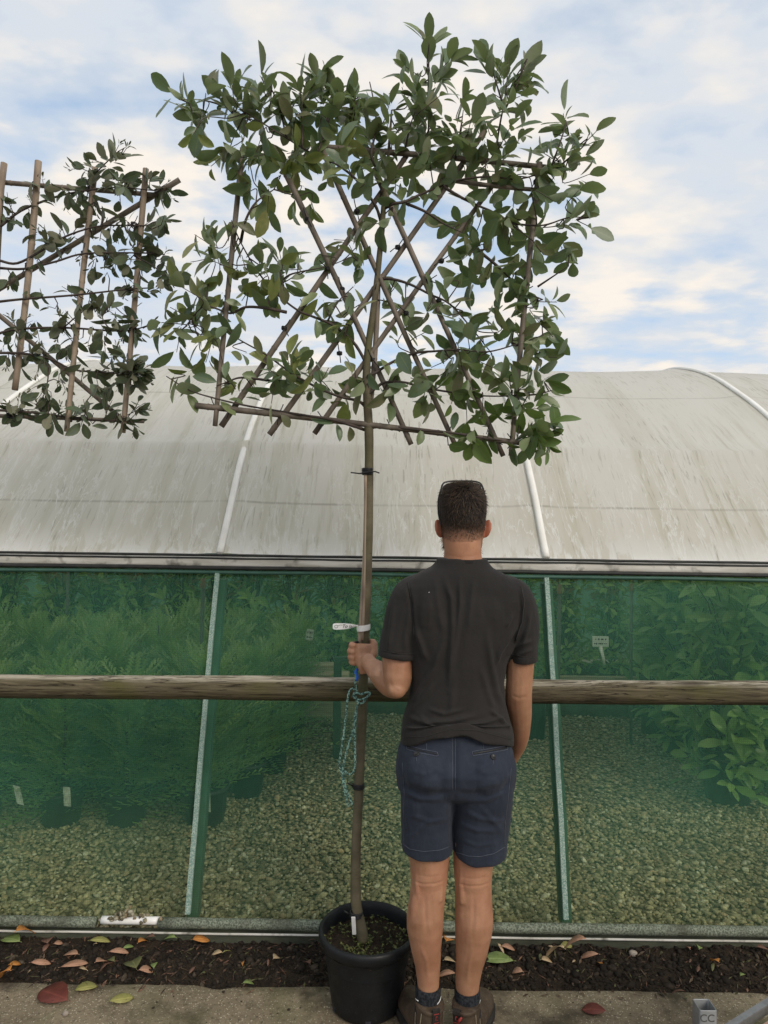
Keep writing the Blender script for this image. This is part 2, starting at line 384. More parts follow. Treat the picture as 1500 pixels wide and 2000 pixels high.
# shade net
def net(name, opac, dif, tint):
    g = G(name); v = g.coord()
    st = g.noise(g.coord(scale=(14, 1, 0.9)), 1, 4)
    blot = g.noise(v, 1.7, 4)
    tx = g.n('ShaderNodeTexWave', wave_type='BANDS', bands_direction='X'); tx.inputs['Scale'].default_value = 38; g.l(v, tx.inputs['Vector'])
    tz = g.n('ShaderNodeTexWave', wave_type='BANDS', bands_direction='Z'); tz.inputs['Scale'].default_value = 38; g.l(v, tz.inputs['Vector'])
    weave = g.math('MAXIMUM', tx.outputs['Fac'], tz.outputs['Fac'])
    op = g.math('ADD', opac-0.28, g.math('ADD', g.math('MULTIPLY', st, 0.12), g.math('ADD', g.math('MULTIPLY', blot, 0.10), g.math('MULTIPLY', weave, 0.26))))
    c = g.mix(g.ramp(blot, [(0.35, 0.0), (0.65, 1.0)]), dif, tuple(q*1.35 for q in dif))
    zz = g.n('ShaderNodeSeparateXYZ'); gt = g.n('ShaderNodeTexCoord'); g.l(gt.outputs['Object'], zz.inputs[0])
    mud = g.math('MULTIPLY', g.ramp(zz.outputs[2], [(0.05, 0.9), (0.55, 0.0)]), g.ramp(g.noise(v, 3.0, 4), [(0.3, 0.5), (0.6, 1.0)]))
    c = g.mix(mud, c, (0.095, 0.105, 0.045))
    d = g.pbr(c, 0.7, None, 0, 0.25)
    return g.end(g.mixs(op, g.trp(tint), g.mixs(0.3, d, g.trl(c))))
M['net'] = net('green_shade_net', 0.31, (0.058, 0.195, 0.128), (0.93, 1.0, 0.87))
M['net_far'] = net('far_shade_net', 0.72, (0.030, 0.13, 0.10), (0.6, 0.9, 0.75))
M['batten_dark'] = simple('green_batten', (0.028, 0.082, 0.062), (0.045, 0.115, 0.088), 12, 0.6)
g = G('pale_batten'); v = g.coord()
c = g.mix(g.ramp(g.noise(v, 220, 2), [(0.42, 0.0), (0.6, 1.0)]), (0.12, 0.22, 0.185), (0.34, 0.42, 0.37))
c = g.mix(g.ramp(g.noise(g.coord(scale=(3, 3, 14)), 2, 4), [(0.58, 0.0), (0.7, 0.5)]), c, (0.13, 0.2, 0.16))
M['batten_pale'] = g.end(g.pbr(c, 0.65))
g = G('net_roll'); v = g.coord()
c = g.mix(g.ramp(g.noise(v, 160, 2), [(0.4, 0.0), (0.62, 1.0)]), (0.07, 0.085, 0.06), (0.22, 0.25, 0.19))
c = g.mix(g.ramp(g.noise(v, 7, 5), [(0.5, 0.0), (0.7, 0.8)]), c, (0.05, 0.05, 0.035))
M['net_roll'] = g.end(g.pbr(c, 0.75, g.bump(g.noise(v, 160, 2), 0.3, 0.003)))
M['base_board'] = simple('mossy_board', (0.028, 0.032, 0.022), (0.07, 0.075, 0.05), 9, 0.85, 0.5, 50, 0.006, sx=(1, 3, 3))
# weathered log
g = G('weathered_log'); lg = g.coord(scale=(5.5, 70, 70)); v = g.coord()
c = g.mix(g.ramp(g.noise(lg, 1, 8, 0.68, 0.9), [(0.33, 0.0), (0.67, 1.0)]), (0.045, 0.037, 0.023), (0.145, 0.122, 0.076))
c = g.mix(g.ramp(g.noise(v, 4.5, 5), [(0.48, 0.0), (0.66, 0.7)]), c, (0.085, 0.082, 0.028))
geo = g.n('ShaderNodeNewGeometry'); sx_ = g.n('ShaderNodeSeparateXYZ'); tcg = g.n('ShaderNodeTexCoord'); g.l(tcg.outputs['Normal'], sx_.inputs[0])
bleach = g.math('MULTIPLY', g.ramp(sx_.outputs[2], [(0.62, 0.0), (0.88, 1.0)]), g.ramp(g.noise(g.coord(scale=(6, 50, 50)), 1, 7, 0.7), [(0.40, 0.0), (0.54, 1.0)]))
c = g.mix(g.math('MULTIPLY', bleach, 0.75), c, (0.44, 0.40, 0.32))
crk = g.ramp(g.math('ABSOLUTE', g.math('SUBTRACT', g.noise(g.coord(scale=(1.6, 30, 30)), 1, 5, 0.6, 1.2), 0.5)), [(0.003, 1.0), (0.012, 0.0)])
c = g.mix(g.math('MULTIPLY', crk, 0.85), c, (0.015, 0.011, 0.008))
kn = g.ramp(g.voro(g.coord(scale=(2.1, 6, 6)), 1), [(0.06, 1.0), (0.16, 0.0)])
c = g.mix(g.math('MULTIPLY', kn, 0.7), c, (0.035, 0.025, 0.016))
hh = g.math('SUBTRACT', g.noise(lg, 1, 6), g.math('MULTIPLY', crk, 0.8))
M['log'] = g.end(g.pbr(c, 0.85, g.bump(hh, 0.7, 0.008), 0, 0.2))
g = G('pot_plastic'); v = g.coord()
c = g.mix(g.ramp(g.noise(v, 12, 5), [(0.4, 0.0), (0.7, 1.0)]), (0.005, 0.006, 0.0075), (0.010, 0.0115, 0.0135))
c = g.mix(g.ramp(g.noise(v, 240, 2), [(0.70, 0.0), (0.74, 0.6)]), c, (0.12, 0.11, 0.09))
M['pot'] = g.end(g.pbr(c, g.ramp(g.noise(v, 30, 4), [(0.3, 0.42), (0.7, 0.6)]), g.bump(g.noise(v, 180, 3), 0.08, 0.002), 0, 0.35))
M['pot_dim'] = simple('nursery_pot', (0.008, 0.010, 0.010), (0.02, 0.022, 0.02), 12, 0.5)
M['white_plastic'] = simple('white_plastic', (0.74, 0.74, 0.72), (0.82, 0.82, 0.81), 20, 0.45, 0.1)
M['dull_label'] = simple('dirty_label', (0.28, 0.28, 0.26), (0.62, 0.62, 0.58), 40, 0.6)
M['ink'] = simple('ink', (0.015, 0.015, 0.02), (0.03, 0.03, 0.04), 40, 0.6)
M['timber'] = simple('pale_timber', (0.26, 0.22, 0.15), (0.42, 0.37, 0.27), 3, 0.8, 0.4, 30, 0.004, sx=(2, 14, 14))
M['greenpost'] = simple('dark_green_post', (0.02, 0.045, 0.035), (0.04, 0.07, 0.05), 9, 0.7)
M['pipe'] = simple('dark_pipe', (0.05, 0.055, 0.05), (0.11, 0.11, 0.10), 12, 0.6)
M['brown'] = simple('brown_fitting', (0.12, 0.06, 0.035), (0.18, 0.09, 0.05), 12, 0.6)
M['deck'] = simple('reddish_board', (0.22, 0.14, 0.105), (0.36, 0.26, 0.20), 6, 0.85, 0.5, 40, 0.006)
g = G('green_rope'); v = g.coord()
c = g.mix(g.ramp(g.noise(v, 150, 2), [(0.45, 0.0), (0.55, 1.0)]), (0.03, 0.09, 0.075), (0.28, 0.47, 0.40))
c = g.mix(g.ramp(g.noise(v, 330, 1), [(0.58, 0.0), (0.66, 0.8)]), c, (0.01, 0.015, 0.015))
M['rope'] = g.end(g.pbr(c, 0.7, g.bump(g.noise(v, 220, 2), 0.6, 0.004)))
M['blue'] = simple('blue_cord', (0.02, 0.12, 0.55), (0.04, 0.18, 0.65), 40, 0.5)
# clothing, skin
g = G('skin'); v = g.coord()
c = g.mix(g.ramp(g.noise(v, 16, 5), [(0.3, 0.0), (0.7, 1.0)]), (0.275, 0.135, 0.074), (0.41, 0.222, 0.133))
c = g.mix(g.ramp(g.noise(v, 6, 3), [(0.45, 0.0), (0.7, 0.45)]), c, (0.31, 0.125, 0.08))
hair_ = g.ramp(g.noise(g.coord(scale=(260, 260, 60)), 1, 2), [(0.62, 0.0), (0.70, 0.16)])
c = g.mix(hair_, c, (0.12, 0.062, 0.034))
tone = g.attr('col'); c = g.mix(1.0, c, tone, 'MULTIPLY')
M['skin'] = g.end(g.pbr(c, 0.52, g.bump(g.math('ADD', g.noise(v, 220, 4), g.math('MULTIPLY', g.noise(v, 45, 3), 0.6)), 0.22, 0.003), 0, 0.35, 0, 0.12))
def cloth(name, c1, c2, weave=900, worn=None, bstr=0.35):
    g = G(name); v = g.coord()
    c = g.mix(g.ramp(g.noise(v, 5, 5, 0.6), [(0.3, 0.0), (0.7, 1.0)]), c1, c2)
    if worn: c = g.mix(g.ramp(g.noise(v, 22, 6, 0.65), [(0.5, 0.0), (0.72, 0.55)]), c, worn)
    h = g.math('ADD', g.math('MULTIPLY', g.noise(v, weave, 2), 0.35), g.math('MULTIPLY', g.noise(g.coord(scale=(14, 14, 8)), 1.6, 7, 0.62, 0.6), 2.0))
    return g.end(g.pbr(c, 0.85, g.bump(h, bstr, 0.006), 0, 0.12, 0.06))
M['shirt'] = cloth('charcoal_cotton', (0.0200, 0.0188, 0.0182), (0.0300, 0.0278, 0.0266), 900, None)
M['collar'] = cloth('charcoal_rib', (0.015, 0.0142, 0.0138), (0.021, 0.0195, 0.0185), 1200)
M['shorts'] = cloth('navy_twill', (0.020, 0.0255, 0.040), (0.030, 0.037, 0.054), 700, (0.044, 0.054, 0.075), 0.45)
M['stitch'] = simple('pale_stitching', (0.055, 0.065, 0.09), (0.09, 0.10, 0.13), 90, 0.8)
M['shirt_stitch'] = simple('shirt_stitching', (0.025, 0.024, 0.023), (0.034, 0.032, 0.03), 90, 0.8)
M['button'] = simple('dark_button', (0.012, 0.012, 0.014), (0.03, 0.03, 0.03), 40, 0.4)
g = G('ribbed_sock'); v = g.coord()
c = g.mix(g.ramp(g.noise(v, 120, 2), [(0.4, 0.0), (0.6, 1.0)]), (0.013, 0.015, 0.018), (0.035, 0.038, 0.044))
M['sock'] = g.end(g.pbr(c, 0.95, g.bump(g.noise(g.coord(scale=(300, 300, 20)), 1, 2), 0.6, 0.005), 0, 0.15))
M['boot'] = None
g = G('brown_leather'); v = g.coord()
c = g.mix(g.ramp(g.noise(v, 18, 6, 0.65), [(0.3, 0.0), (0.7, 1.0)]), (0.040, 0.026, 0.017), (0.095, 0.066, 0.044))
c = g.mix(g.ramp(g.noise(v, 50, 5), [(0.58, 0.0), (0.72, 0.6)]), c, (0.15, 0.115, 0.08))
M['boot'] = g.end(g.pbr(c, 0.62, g.bump(g.noise(v, 90, 5), 0.35, 0.004), 0, 0.35))
M['elastic'] = simple('dark_elastic', (0.012, 0.010, 0.009), (0.022, 0.018, 0.015), 90, 0.9)
M['sole'] = simple('rubber_sole', (0.012, 0.011, 0.010), (0.03, 0.027, 0.024), 30, 0.8)
M['red'] = simple('red_print', (0.22, 0.025, 0.02), (0.3, 0.035, 0.03), 60, 0.6)
g = G('brown_hair'); c = g.attr('col')
M['hair'] = g.end(g.pbr(c, 0.6, None, 0, 0.22))
M['glasses'] = simple('black_frame', (0.008, 0.008, 0.009), (0.014, 0.014, 0.015), 20, 0.3, 0.05)
M['lens'] = simple('dark_lens', (0.012, 0.013, 0.015), (0.018, 0.02, 0.022), 6, 0.12, 0.0)
M['eye'] = simple('eye_white', (0.6, 0.58, 0.55), (0.68, 0.66, 0.64), 20, 0.2)
def dead_leaf(name, c1, c2, c3):
    g = G(name); v = g.coord()
    c = g.mix(g.ramp(g.noise(v, 25, 4), [(0.35, 0.0), (0.65, 1.0)]), c1, c2)
    c = g.mix(g.ramp(g.noise(v, 90, 4), [(0.58, 0.0), (0.7, 0.7)]), c, c3)
    a = g.n('ShaderNodeAttribute'); a.attribute_name = 'col'
    c = g.mix(g.ramp(a.outputs['Alpha'], [(0.0, 0.5), (0.12, 0.0)]), c, tuple(min(1, q*1.7) for q in c2))
    return g.end(g.pbr(c, 0.6, g.bump(g.noise(v, 70, 4), 0.4, 0.004), 0, 0.35))
DL = {
 'green': dead_leaf('green_fallen_leaf', (0.134, 0.192, 0.052), (0.217, 0.275, 0.103), (0.084, 0.100, 0.030)),
 'lime': dead_leaf('yellow_green_fallen_leaf', (0.217, 0.207, 0.061), (0.318, 0.300, 0.103), (0.117, 0.084, 0.030)),
 'dull': dead_leaf('dull_green_fallen_leaf', (0.085, 0.093, 0.038), (0.136, 0.136, 0.051), (0.060, 0.043, 0.017)),
 'orange': dead_leaf('orange_fallen_leaf', (0.391, 0.145, 0.030), (0.493, 0.230, 0.060), (0.187, 0.068, 0.017)),
 'pink': dead_leaf('pinkish_fallen_leaf', (0.306, 0.162, 0.102), (0.428, 0.254, 0.169), (0.154, 0.082, 0.048)),
 'brown': dead_leaf('brown_fallen_leaf', (0.102, 0.051, 0.034), (0.170, 0.093, 0.064), (0.043, 0.025, 0.017)),
 'red': dead_leaf('red_brown_fallen_leaf', (0.098, 0.022, 0.017), (0.140, 0.036, 0.025), (0.043, 0.013, 0.010)),
 'tan': dead_leaf('tan_fallen_leaf', (0.388, 0.277, 0.158), (0.510, 0.393, 0.241), (0.184, 0.116, 0.061)),
}
# ------------------------------------------------------------------ ground
mb = MB(); mb.add([(-1500, -1500, -0.05), (1500, -1500, -0.05), (1500, 1500, -0.05), (-1500, 1500, -0.05)], [(0, 1, 2, 3)])
tag(mb.build('ground', M['yard'], None, False), kind='structure')
EDGE = 2.485
# concrete path with a broken rear edge
nx = 420; xs = np.linspace(-6, 6, nx); mb = MB(); vs = []; fs = []
rowsY = [(-3.0, 0, 0), (0.5, 0, 0), (2.3, 0, 0), (2.44, 0.25, 0), (EDGE-0.008, 1, 0.0), (EDGE, 1, -0.008), (EDGE+0.003, 1, -0.06)]
for (Y, w, z) in rowsY:
    for x in xs:
        e = 0.012*mnoise.noise((x*3, 1.3, 0))+0.006*mnoise.noise((x*17, 4, 0))+(-0.02*math.exp(-((x+0.57)/0.05)**2))
        vs.append((x, Y+w*e, z))
for i in range(len(rowsY)-1):
    for j in range(nx-1):
        a = i*nx+j; fs.append((a, a+1, a+nx+1, a+nx))
mb.add(vs, fs); tag(mb.build('concrete_path', M['concrete'], None), kind='structure')
# soil strip
nx, ny = 520, 34; vs = []; fs = []
def soil_z(x, y):
    t = (y-2.43)/(2.80-2.43)
    return -0.022+0.030*min(1, max(0, t*2.2))+0.012*mnoise.noise((x*5, y*5, 0))+0.009*mnoise.noise((x*19, y*19, 2))+0.006*mnoise.noise((x*48, y*48, 5))+0.012*math.exp(-((y-2.72)/0.04)**2)
for j in range(ny):
    y = 2.43+(2.80-2.43)*j/(ny-1)
    for i in range(nx):
        x = -3.2+6.4*i/(nx-1); vs.append((x, y, soil_z(x, y)))
for j in range(ny-1):
    for i in range(nx-1):
        a = j*nx+i; fs.append((a, a+1, a+nx+1, a+nx))
mb = MB(); mb.add(vs, fs); tag(mb.build('soil_bed', M['soil'], None), kind='structure')
# crumbs, bark flakes and twigs on the soil (uncountable)
ico = bmesh.new(); bmesh.ops.create_icosphere(ico, subdivisions=1, radius=1); ico.verts.index_update()
ICOV = np.array([v.co[:] for v in ico.verts]); ICOF = np.array([[v.index for v in f.verts] for f in ico.faces]); ico.free()
def blobs(name, pos, size, flat, cols, m, kind=None, seed=0):
    r = np.random.default_rng(seed); n = len(pos); k = len(ICOV)
    V = np.repeat(ICOV[None], n, 0)*(1+0.28*r.standard_normal((n, k, 1)).clip(-1.2, 1.2))
    sc3 = np.stack([size*r.uniform(0.75, 1.35, n), size*r.uniform(0.6, 1.1, n), size*flat*r.uniform(0.7, 1.2, n)], 1)
    V = V*sc3[:, None, :]
    # random tilt + spin
    a = r.uniform(0, 2*np.pi, n); t = r.normal(0, 0.35, n); ca, sa, ct, st = np.cos(a), np.sin(a), np.cos(t), np.sin(t)
    x = V[:, :, 0]*ct[:, None]-V[:, :, 2]*st[:, None]; z = V[:, :, 0]*st[:, None]+V[:, :, 2]*ct[:, None]; y = V[:, :, 1]
    V = np.stack([x*ca[:, None]-y*sa[:, None], x*sa[:, None]+y*ca[:, None], z], 2)+pos[:, None, :]
    F = (ICOF[None]+(np.arange(n)*k)[:, None, None]).reshape(-1, 3)
    col = np.repeat(np.concatenate([cols, np.ones((n, 1))], 1)[:, None], k, 1).reshape(-1, 4)
    return np_mesh(name, V.reshape(-1, 3), F, col, m, None, True)
n = 7000; px_ = rng.uniform(-2.3, 2.3, n); py_ = EDGE-0.02+rng.beta(1.3, 1.3, n)*0.27
pos = np.array([(x, y, soil_z(x, y)+0.001) for x, y in zip(px_, py_)])
base = np.array([(0.014, 0.011, 0.008), (0.028, 0.021, 0.015), (0.048, 0.036, 0.026), (0.11, 0.085, 0.06)])
cols = base[rng.choice(4, n, p=[0.5, 0.3, 0.15, 0.05])]
tag(blobs('soil_crumbs', pos, rng.gamma(1.8, 0.0029, n).clip(0.0015, 0.017), 0.75, cols, M['crumb'], seed=1), 'dark crumbs of soil and bark along the bed in front of the net wall', 'soil', kind='stuff')
mb = MB()
for i in range(1700):
    x, y = rnd(-2.2, 2.2), rnd(EDGE-0.05, 2.73); z = (soil_z(x, y) if y > EDGE else 0.001)+0.003
    a = rnd(0, math.pi); L = rnd(0.006, 0.028); d = Vector((math.cos(a)*L, math.sin(a)*L, rnd(-0.003, 0.006))); w = Vector((-math.sin(a), math.cos(a), 0))*rnd(0.001, 0.005)
    c = random.choice([(0.10, 0.065, 0.045), (0.17, 0.12, 0.08), (0.06, 0.045, 0.035), (0.22, 0.12, 0.08), (0.13, 0.13, 0.06)])
    if y < EDGE and random.random() < 0.7: continue
    p = Vector((x, y, z)); mb.add([p-d, p+w+Vector((0, 0, 0.002)), p+d, p-w], [(0, 1, 2, 3)], c)
tag(mb.build('leaf_litter', M['crumb'], None, False), 'small dry flakes and bits of leaf scattered over the dark soil', 'litter', kind='stuff')
n = 1500; gx, gy = rng.uniform(-2.0, 2.0, n), rng.uniform(1.6, EDGE-0.03, n)
pos = np.stack([gx, gy, np.full(n, 0.0008)], 1)
tag(blobs('concrete_grit', pos, rng.gamma(1.5, 0.0011, n).clip(0.0008, 0.006), 0.7, np.array([(0.05, 0.04, 0.03), (0.35, 0.30, 0.22), (0.16, 0.12, 0.08)])[rng.choice(3, n, p=[0.45, 0.3, 0.25])], M['crumb'], seed=5), 'loose grit and crumbs scattered over the concrete', 'grit', kind='stuff')
# gravel floor of the tunnel
mb = MB(); mb.add([(-9, 2.74, -0.004), (9, 2.74, -0.004), (9, 8.5, -0.004), (-9, 8.5, -0.004)], [(0, 1, 2, 3)])
tag(mb.build('gravel_floor', M['gravel_bed'], None, False), kind='structure')
def field(n, y0, y1, xw):
    y = rng.uniform(y0, y1, n); x = rng.uniform(-1, 1, n)*xw*y/3.0; return np.stack([x, y, np.zeros(n)], 1)
pos = np.concatenate([field(23000, 2.79, 4.1, 1.95), field(12000, 4.1, 6.1, 1.95)])
n = len(pos); size = 0.0056+rng.gamma(2.0, 0.0022, n).clip(0, 0.014); pos[:, 2] = size*rng.uniform(0.15, 0.75, n)
base = np.array([(0.50, 0.43, 0.28), (0.37, 0.315, 0.20), (0.20, 0.17, 0.105), (0.66, 0.61, 0.48), (0.45, 0.335, 0.21)])
cols = base[rng.choice(5, n, p=[0.32, 0.3, 0.2, 0.09, 0.09])]*rng.uniform(0.75, 1.2, (n, 1))
tag(blobs('gravel', pos, size, 0.52, cols, M['pebble'], seed=3), 'pale olive gravel stones covering the floor inside the tunnel', 'gravel', kind='stuff')

# ------------------------------------------------------------------ polytunnel
BASEY, EAVY, EAVZ, APEX = 2.75, 3.15, 1.50, 5.6
HX = [at(370, 1790, 2.75).x+1.503*i for i in range(-5, 7)]
wall_p = [Vector((BASEY, 0.085)), Vector((2.87, 0.55)), Vector((3.0, 1.02)), Vector((EAVY, EAVZ))]
roof_ctrl = [(EAVY, EAVZ+0.015), (3.36, 1.76), (3.62, 2.035), (3.97, 2.305), (4.36, 2.545), (4.78, 2.755), (5.24, 2.90), (APEX, 2.945)]
half = catmull([Vector((a, b, 0)) for a, b in roof_ctrl], 7)
half = [Vector((p.x, p.y)) for p in half]
prof = half+[Vector((2*APEX-p.x, p.y)) for p in reversed(half[:-1])]
arc = [0.0]
for a, b in zip(prof, prof[1:]): arc.append(arc[-1]+(b-a).length)
def prof_n(i):
    a, b = prof[max(i-1, 0)], prof[min(i+1, len(prof)-1)]; t = (b-a).normalized(); return Vector((-t.y, t.x))
tun = thing('polytunnel', 'long white polytunnel with green shade net sides and dirty streaked cover', 'polytunnel', (0, BASEY, 0))
nxr = 12*16
xs = [HX[0]-0.75+(HX[-1]-HX[0]+1.5)*i/(nxr-1) for i in range(nxr)]
LTOT = arc[-1]; PUR = [i for i, p in enumerate(prof) if p.x < APEX and abs(p.y-2.09) == min(abs(q.y-2.09) for q in half)][0]
apur = arc[PUR]
vs = []; uvs = []; fs = []
for i, p in enumerate(prof):
    nrm = prof_n(i); hgt = min(1, max(0, (p.y-EAVZ)/1.2))
    for x in xs:
        u = ((x-HX[0])/1.503) % 1.0
        sag = -(0.006+0.018*hgt)*math.sin(math.pi*u)**0.7+0.006*mnoise.noise((x*1.7, arc[i]*1.2, 0))
        near = min(arc[i], LTOT-arc[i])
        d = near-apur
        sag += 0.026*math.exp(-(d/0.045)**2)*(1-0.2*math.sin(math.pi*u))+0.006*math.exp(-(abs(d)/0.12)**2)
        sag += 0.012*math.exp(-((u if u < 0.5 else u-1)/0.045)**2)
        vs.append((x, p.x+nrm.x*sag-0.0, p.y+nrm.y*sag)); uvs.append((x, near/2.8))
for i in range(len(prof)-1):
    for j in range(nxr-1):
        a = i*nxr+j; fs.append((a, a+1, a+nxr+1, a+nxr))
mb = MB(); mb.add(vs, fs); cover = mb.build('roof_cover', M['poly'], tun)
ul = cover.data.uv_layers.new(name='uv'); li = np.zeros(len(cover.data.loops), dtype=np.int32); cover.data.loops.foreach_get('vertex_index', li)
ul.data.foreach_set('uv', np.array(uvs, dtype=np.float32)[li].ravel())
for x in HX:                                                    # white batten band over each hoop
    mb = MB(); rr = []
    for i, p in enumerate(prof):
        nn = prof_n(i); q = Vector((x, p.x, p.y)); o = Vector((0, nn.x, nn.y))
        wv = 0.004*mnoise.noise((x, arc[i]*3, 0))
        rr.append([q+o*0.008+Vector((-0.018+wv, 0, 0)), q+o*0.021+Vector((-0.013+wv, 0, 0)), q+o*0.024+Vector((wv, 0, 0)), q+o*0.021+Vector((0.013+wv, 0, 0)), q+o*0.008+Vector((0.018+wv, 0, 0)), q+o*0.0])
    mb.rings(rr); mb.build('hoop_band', M['white_pipe'], tun)
X0, X1 = xs[0], xs[-1]; XM, XL = (X0+X1)/2, X1-X0
mb = MB(); mb.box((XM, EAVY-0.005, EAVZ-0.018), (XL, 0.05, 0.044), bev=0.008); mb.build('eave_rail', M['grimy'], tun)
for dz, r in ((0.012, 0.006), (-0.002, 0.004), (-0.046, 0.009)):
    pts = [(x, EAVY-0.031, EAVZ+dz+0.003*mnoise.noise((x*4, dz*90, 0))) for x in np.linspace(X0, X1, 160)]
    mb = MB(); mb.tube(pts, r, 6); mb.build('edge_cord', M['black_rubber'], tun)
mb = MB(); mb.tube([(x, EAVY-0.03, EAVZ-0.066+0.004*mnoise.noise((x*2, 8, 0))) for x in np.linspace(X0, X1, 120)], 0.009, 8); mb.build('net_hem', M['batten_dark'], tun)
def wall(name, m, flip, parent):
    mb = MB(); vs = []; fs = []
    cols = np.linspace(X0, X1, 200); rows = catmull([Vector((p.x, p.y, 0)) for p in wall_p], 6)
    for r_ in rows:
        for x in cols:
            y = r_.x+0.006*mnoise.noise((x*1.5, r_.y*2, 0))
            if flip: y = 2*APEX-y
            vs.append((x, y, r_.y-0.03))
    k = len(cols)
    for i in range(len(rows)-1):
        for j in range(k-1):
            a = i*k+j; fs.append((a, a+1, a+k+1, a+k))
    mb.add(vs, fs); return mb.build(name, m, parent)
wall('shade_net', M['net'], False, tun); wall('rear_shade_net', M['net_far'], True, tun)
rows = catmull([Vector((p.x, p.y, 0)) for p in wall_p], 12)
for x in HX:
    for (m, w, th, off, dx, nm, z0, z1) in (('batten_dark', 0.044, 0.05, 0.040, 0.006, 'hoop_leg', 0, 1.45), ('batten_pale', 0.020, 0.014, -0.016, -0.004, 'pale_batten', 0.10, 1.46)):
        mb = MB(); rr = []
        for r_ in rows:
            if not z0 <= r_.y <= z1: continue
            q = Vector((x+dx, r_.x+off, r_.y-0.02)); wob = 0.002*mnoise.noise((x, r_.y*5, 3))
            rr.append([q+Vector((-w/2+wob, -th/2, 0)), q+Vector((w/2+wob, -th/2, 0)), q+Vector((w/2+wob, th/2, 0)), q+Vector((-w/2+wob, th/2, 0))])
        mb.rings(rr); mb.build(nm, M[m], tun, False)
        # matching leg on the far side
        if nm == 'hoop_leg':
            mb = MB(); mb.rings([[Vector((p.x, 2*APEX-p.y, p.z)) for p in r0] for r0 in rr]); mb.build('hoop_leg', M[m], tun, False)
pts = [(x, BASEY-0.028+0.003*mnoise.noise((x*3, 0, 0)), 0.078+0.003*mnoise.noise((x*2, 5, 0))) for x in np.linspace(X0, X1, 220)]
gap0, gap1 = at(212, 1800, 2.72).x, at(296, 1800, 2.72).x
for seg, nm, m, r in (([p for p in pts if p[0] < gap0], 'base_net_roll', 'net_roll', 0.020), ([p for p in pts if p[0] > gap1], 'base_net_roll', 'net_roll', 0.020)):
    mb = MB(); mb.tube(seg, [r*(1+0.12*mnoise.noise((p[0]*6, 2, 2))) for p in seg], 10); mb.build(nm, M[m], tun)
mb = MB(); mb.tube([(x, BASEY-0.022, 0.083) for x in np.linspace(gap0-0.03, gap1+0.03, 8)], 0.015, 10); mb.build('bare_base_pipe', M['white_plastic'], tun)
mb = MB(); mb.tube([(x, BASEY-0.047, 0.050+0.002*mnoise.noise((x*4, 0, 9))) for x in np.linspace(X0, X1, 160)], 0.0045, 6); mb.build('base_strip', M['grimy'], tun)
mb = MB(); mb.box((XM, BASEY-0.02, 0.005), (XL, 0.045, 0.075), bev=0.006); mb.build('base_board', M['base_board'], tun)
mb = MB(); mb.tube([(X0, 3.74, 2.055), (X1, 3.74, 2.055)], 0.016, 8); mb.build('purlin', M['galv'], tun)
# little heap of gravel pushing out under the torn net
hp = np.array([(at(250, 1790, 2.74).x+random.gauss(0, 0.045), 2.705+rnd(0, 0.05), 0.10+abs(random.gauss(0, 0.012))) for i in range(60)])
hp[:, 2] -= 0.6*np.abs(hp[:, 0]-at(250, 1790, 2.74).x)*0.4
tag(blobs('spilled_gravel', hp, np.full(60, 0.009), 0.8, base[rng.choice(5, 60)]*0.6, M['pebble'], seed=9), 'small heap of gravel poking through the net above the bare white pipe', 'gravel', kind='stuff')

# ------------------------------------------------------------------ log rail
lr = thing('log_rail', 'weathered round log rail running across behind the man at waist height', 'fence rail', (0, 2.58, 0))
pts, rad = [], []
for i in range(140):
    t = i/139; x = -3.0+6.0*t
    px = 750+x*FPX/2.58
    yc = 1340+12.5*(px/1500) if px < 820 else 1346+7*(px/1500)
    z = at(750, 1340, 2.58).z+(0.006*mnoise.noise((x*0.8, 0, 0)))-0.0105*x*0.0
    pts.append((x, 2.58+0.008*mnoise.noise((x, 7, 0)), at(px, yc, 2.58).z)); rad.append(0.0420+0.0045*t+0.002*mnoise.noise((x*3, 2, 1)))
mb = MB(); mb.tube(pts, rad, 28, ref=(0, 0, 1))
vs = []
for p in mb.v:
    q = Vector(p); k = 0.0035*mnoise.noise((q.x*2.2, q.y*40, q.z*40)); c_ = Vector((q.x, 2.58, 1.02)); d = (q-c_); d.x = 0
    vs.append(tuple(q+d.normalized()*k if d.length > 1e-4 else q))
mb.v = vs; mb.build('rail', M['log'], lr)
for x in (-2.35, 2.4):
    mb = MB(); mb.tube([(x, 2.66, -0.1), (x, 2.66, 0.6), (x, 2.66, 1.10)], [0.055, 0.05, 0.048], 16); mb.build('post', M['log'], lr)

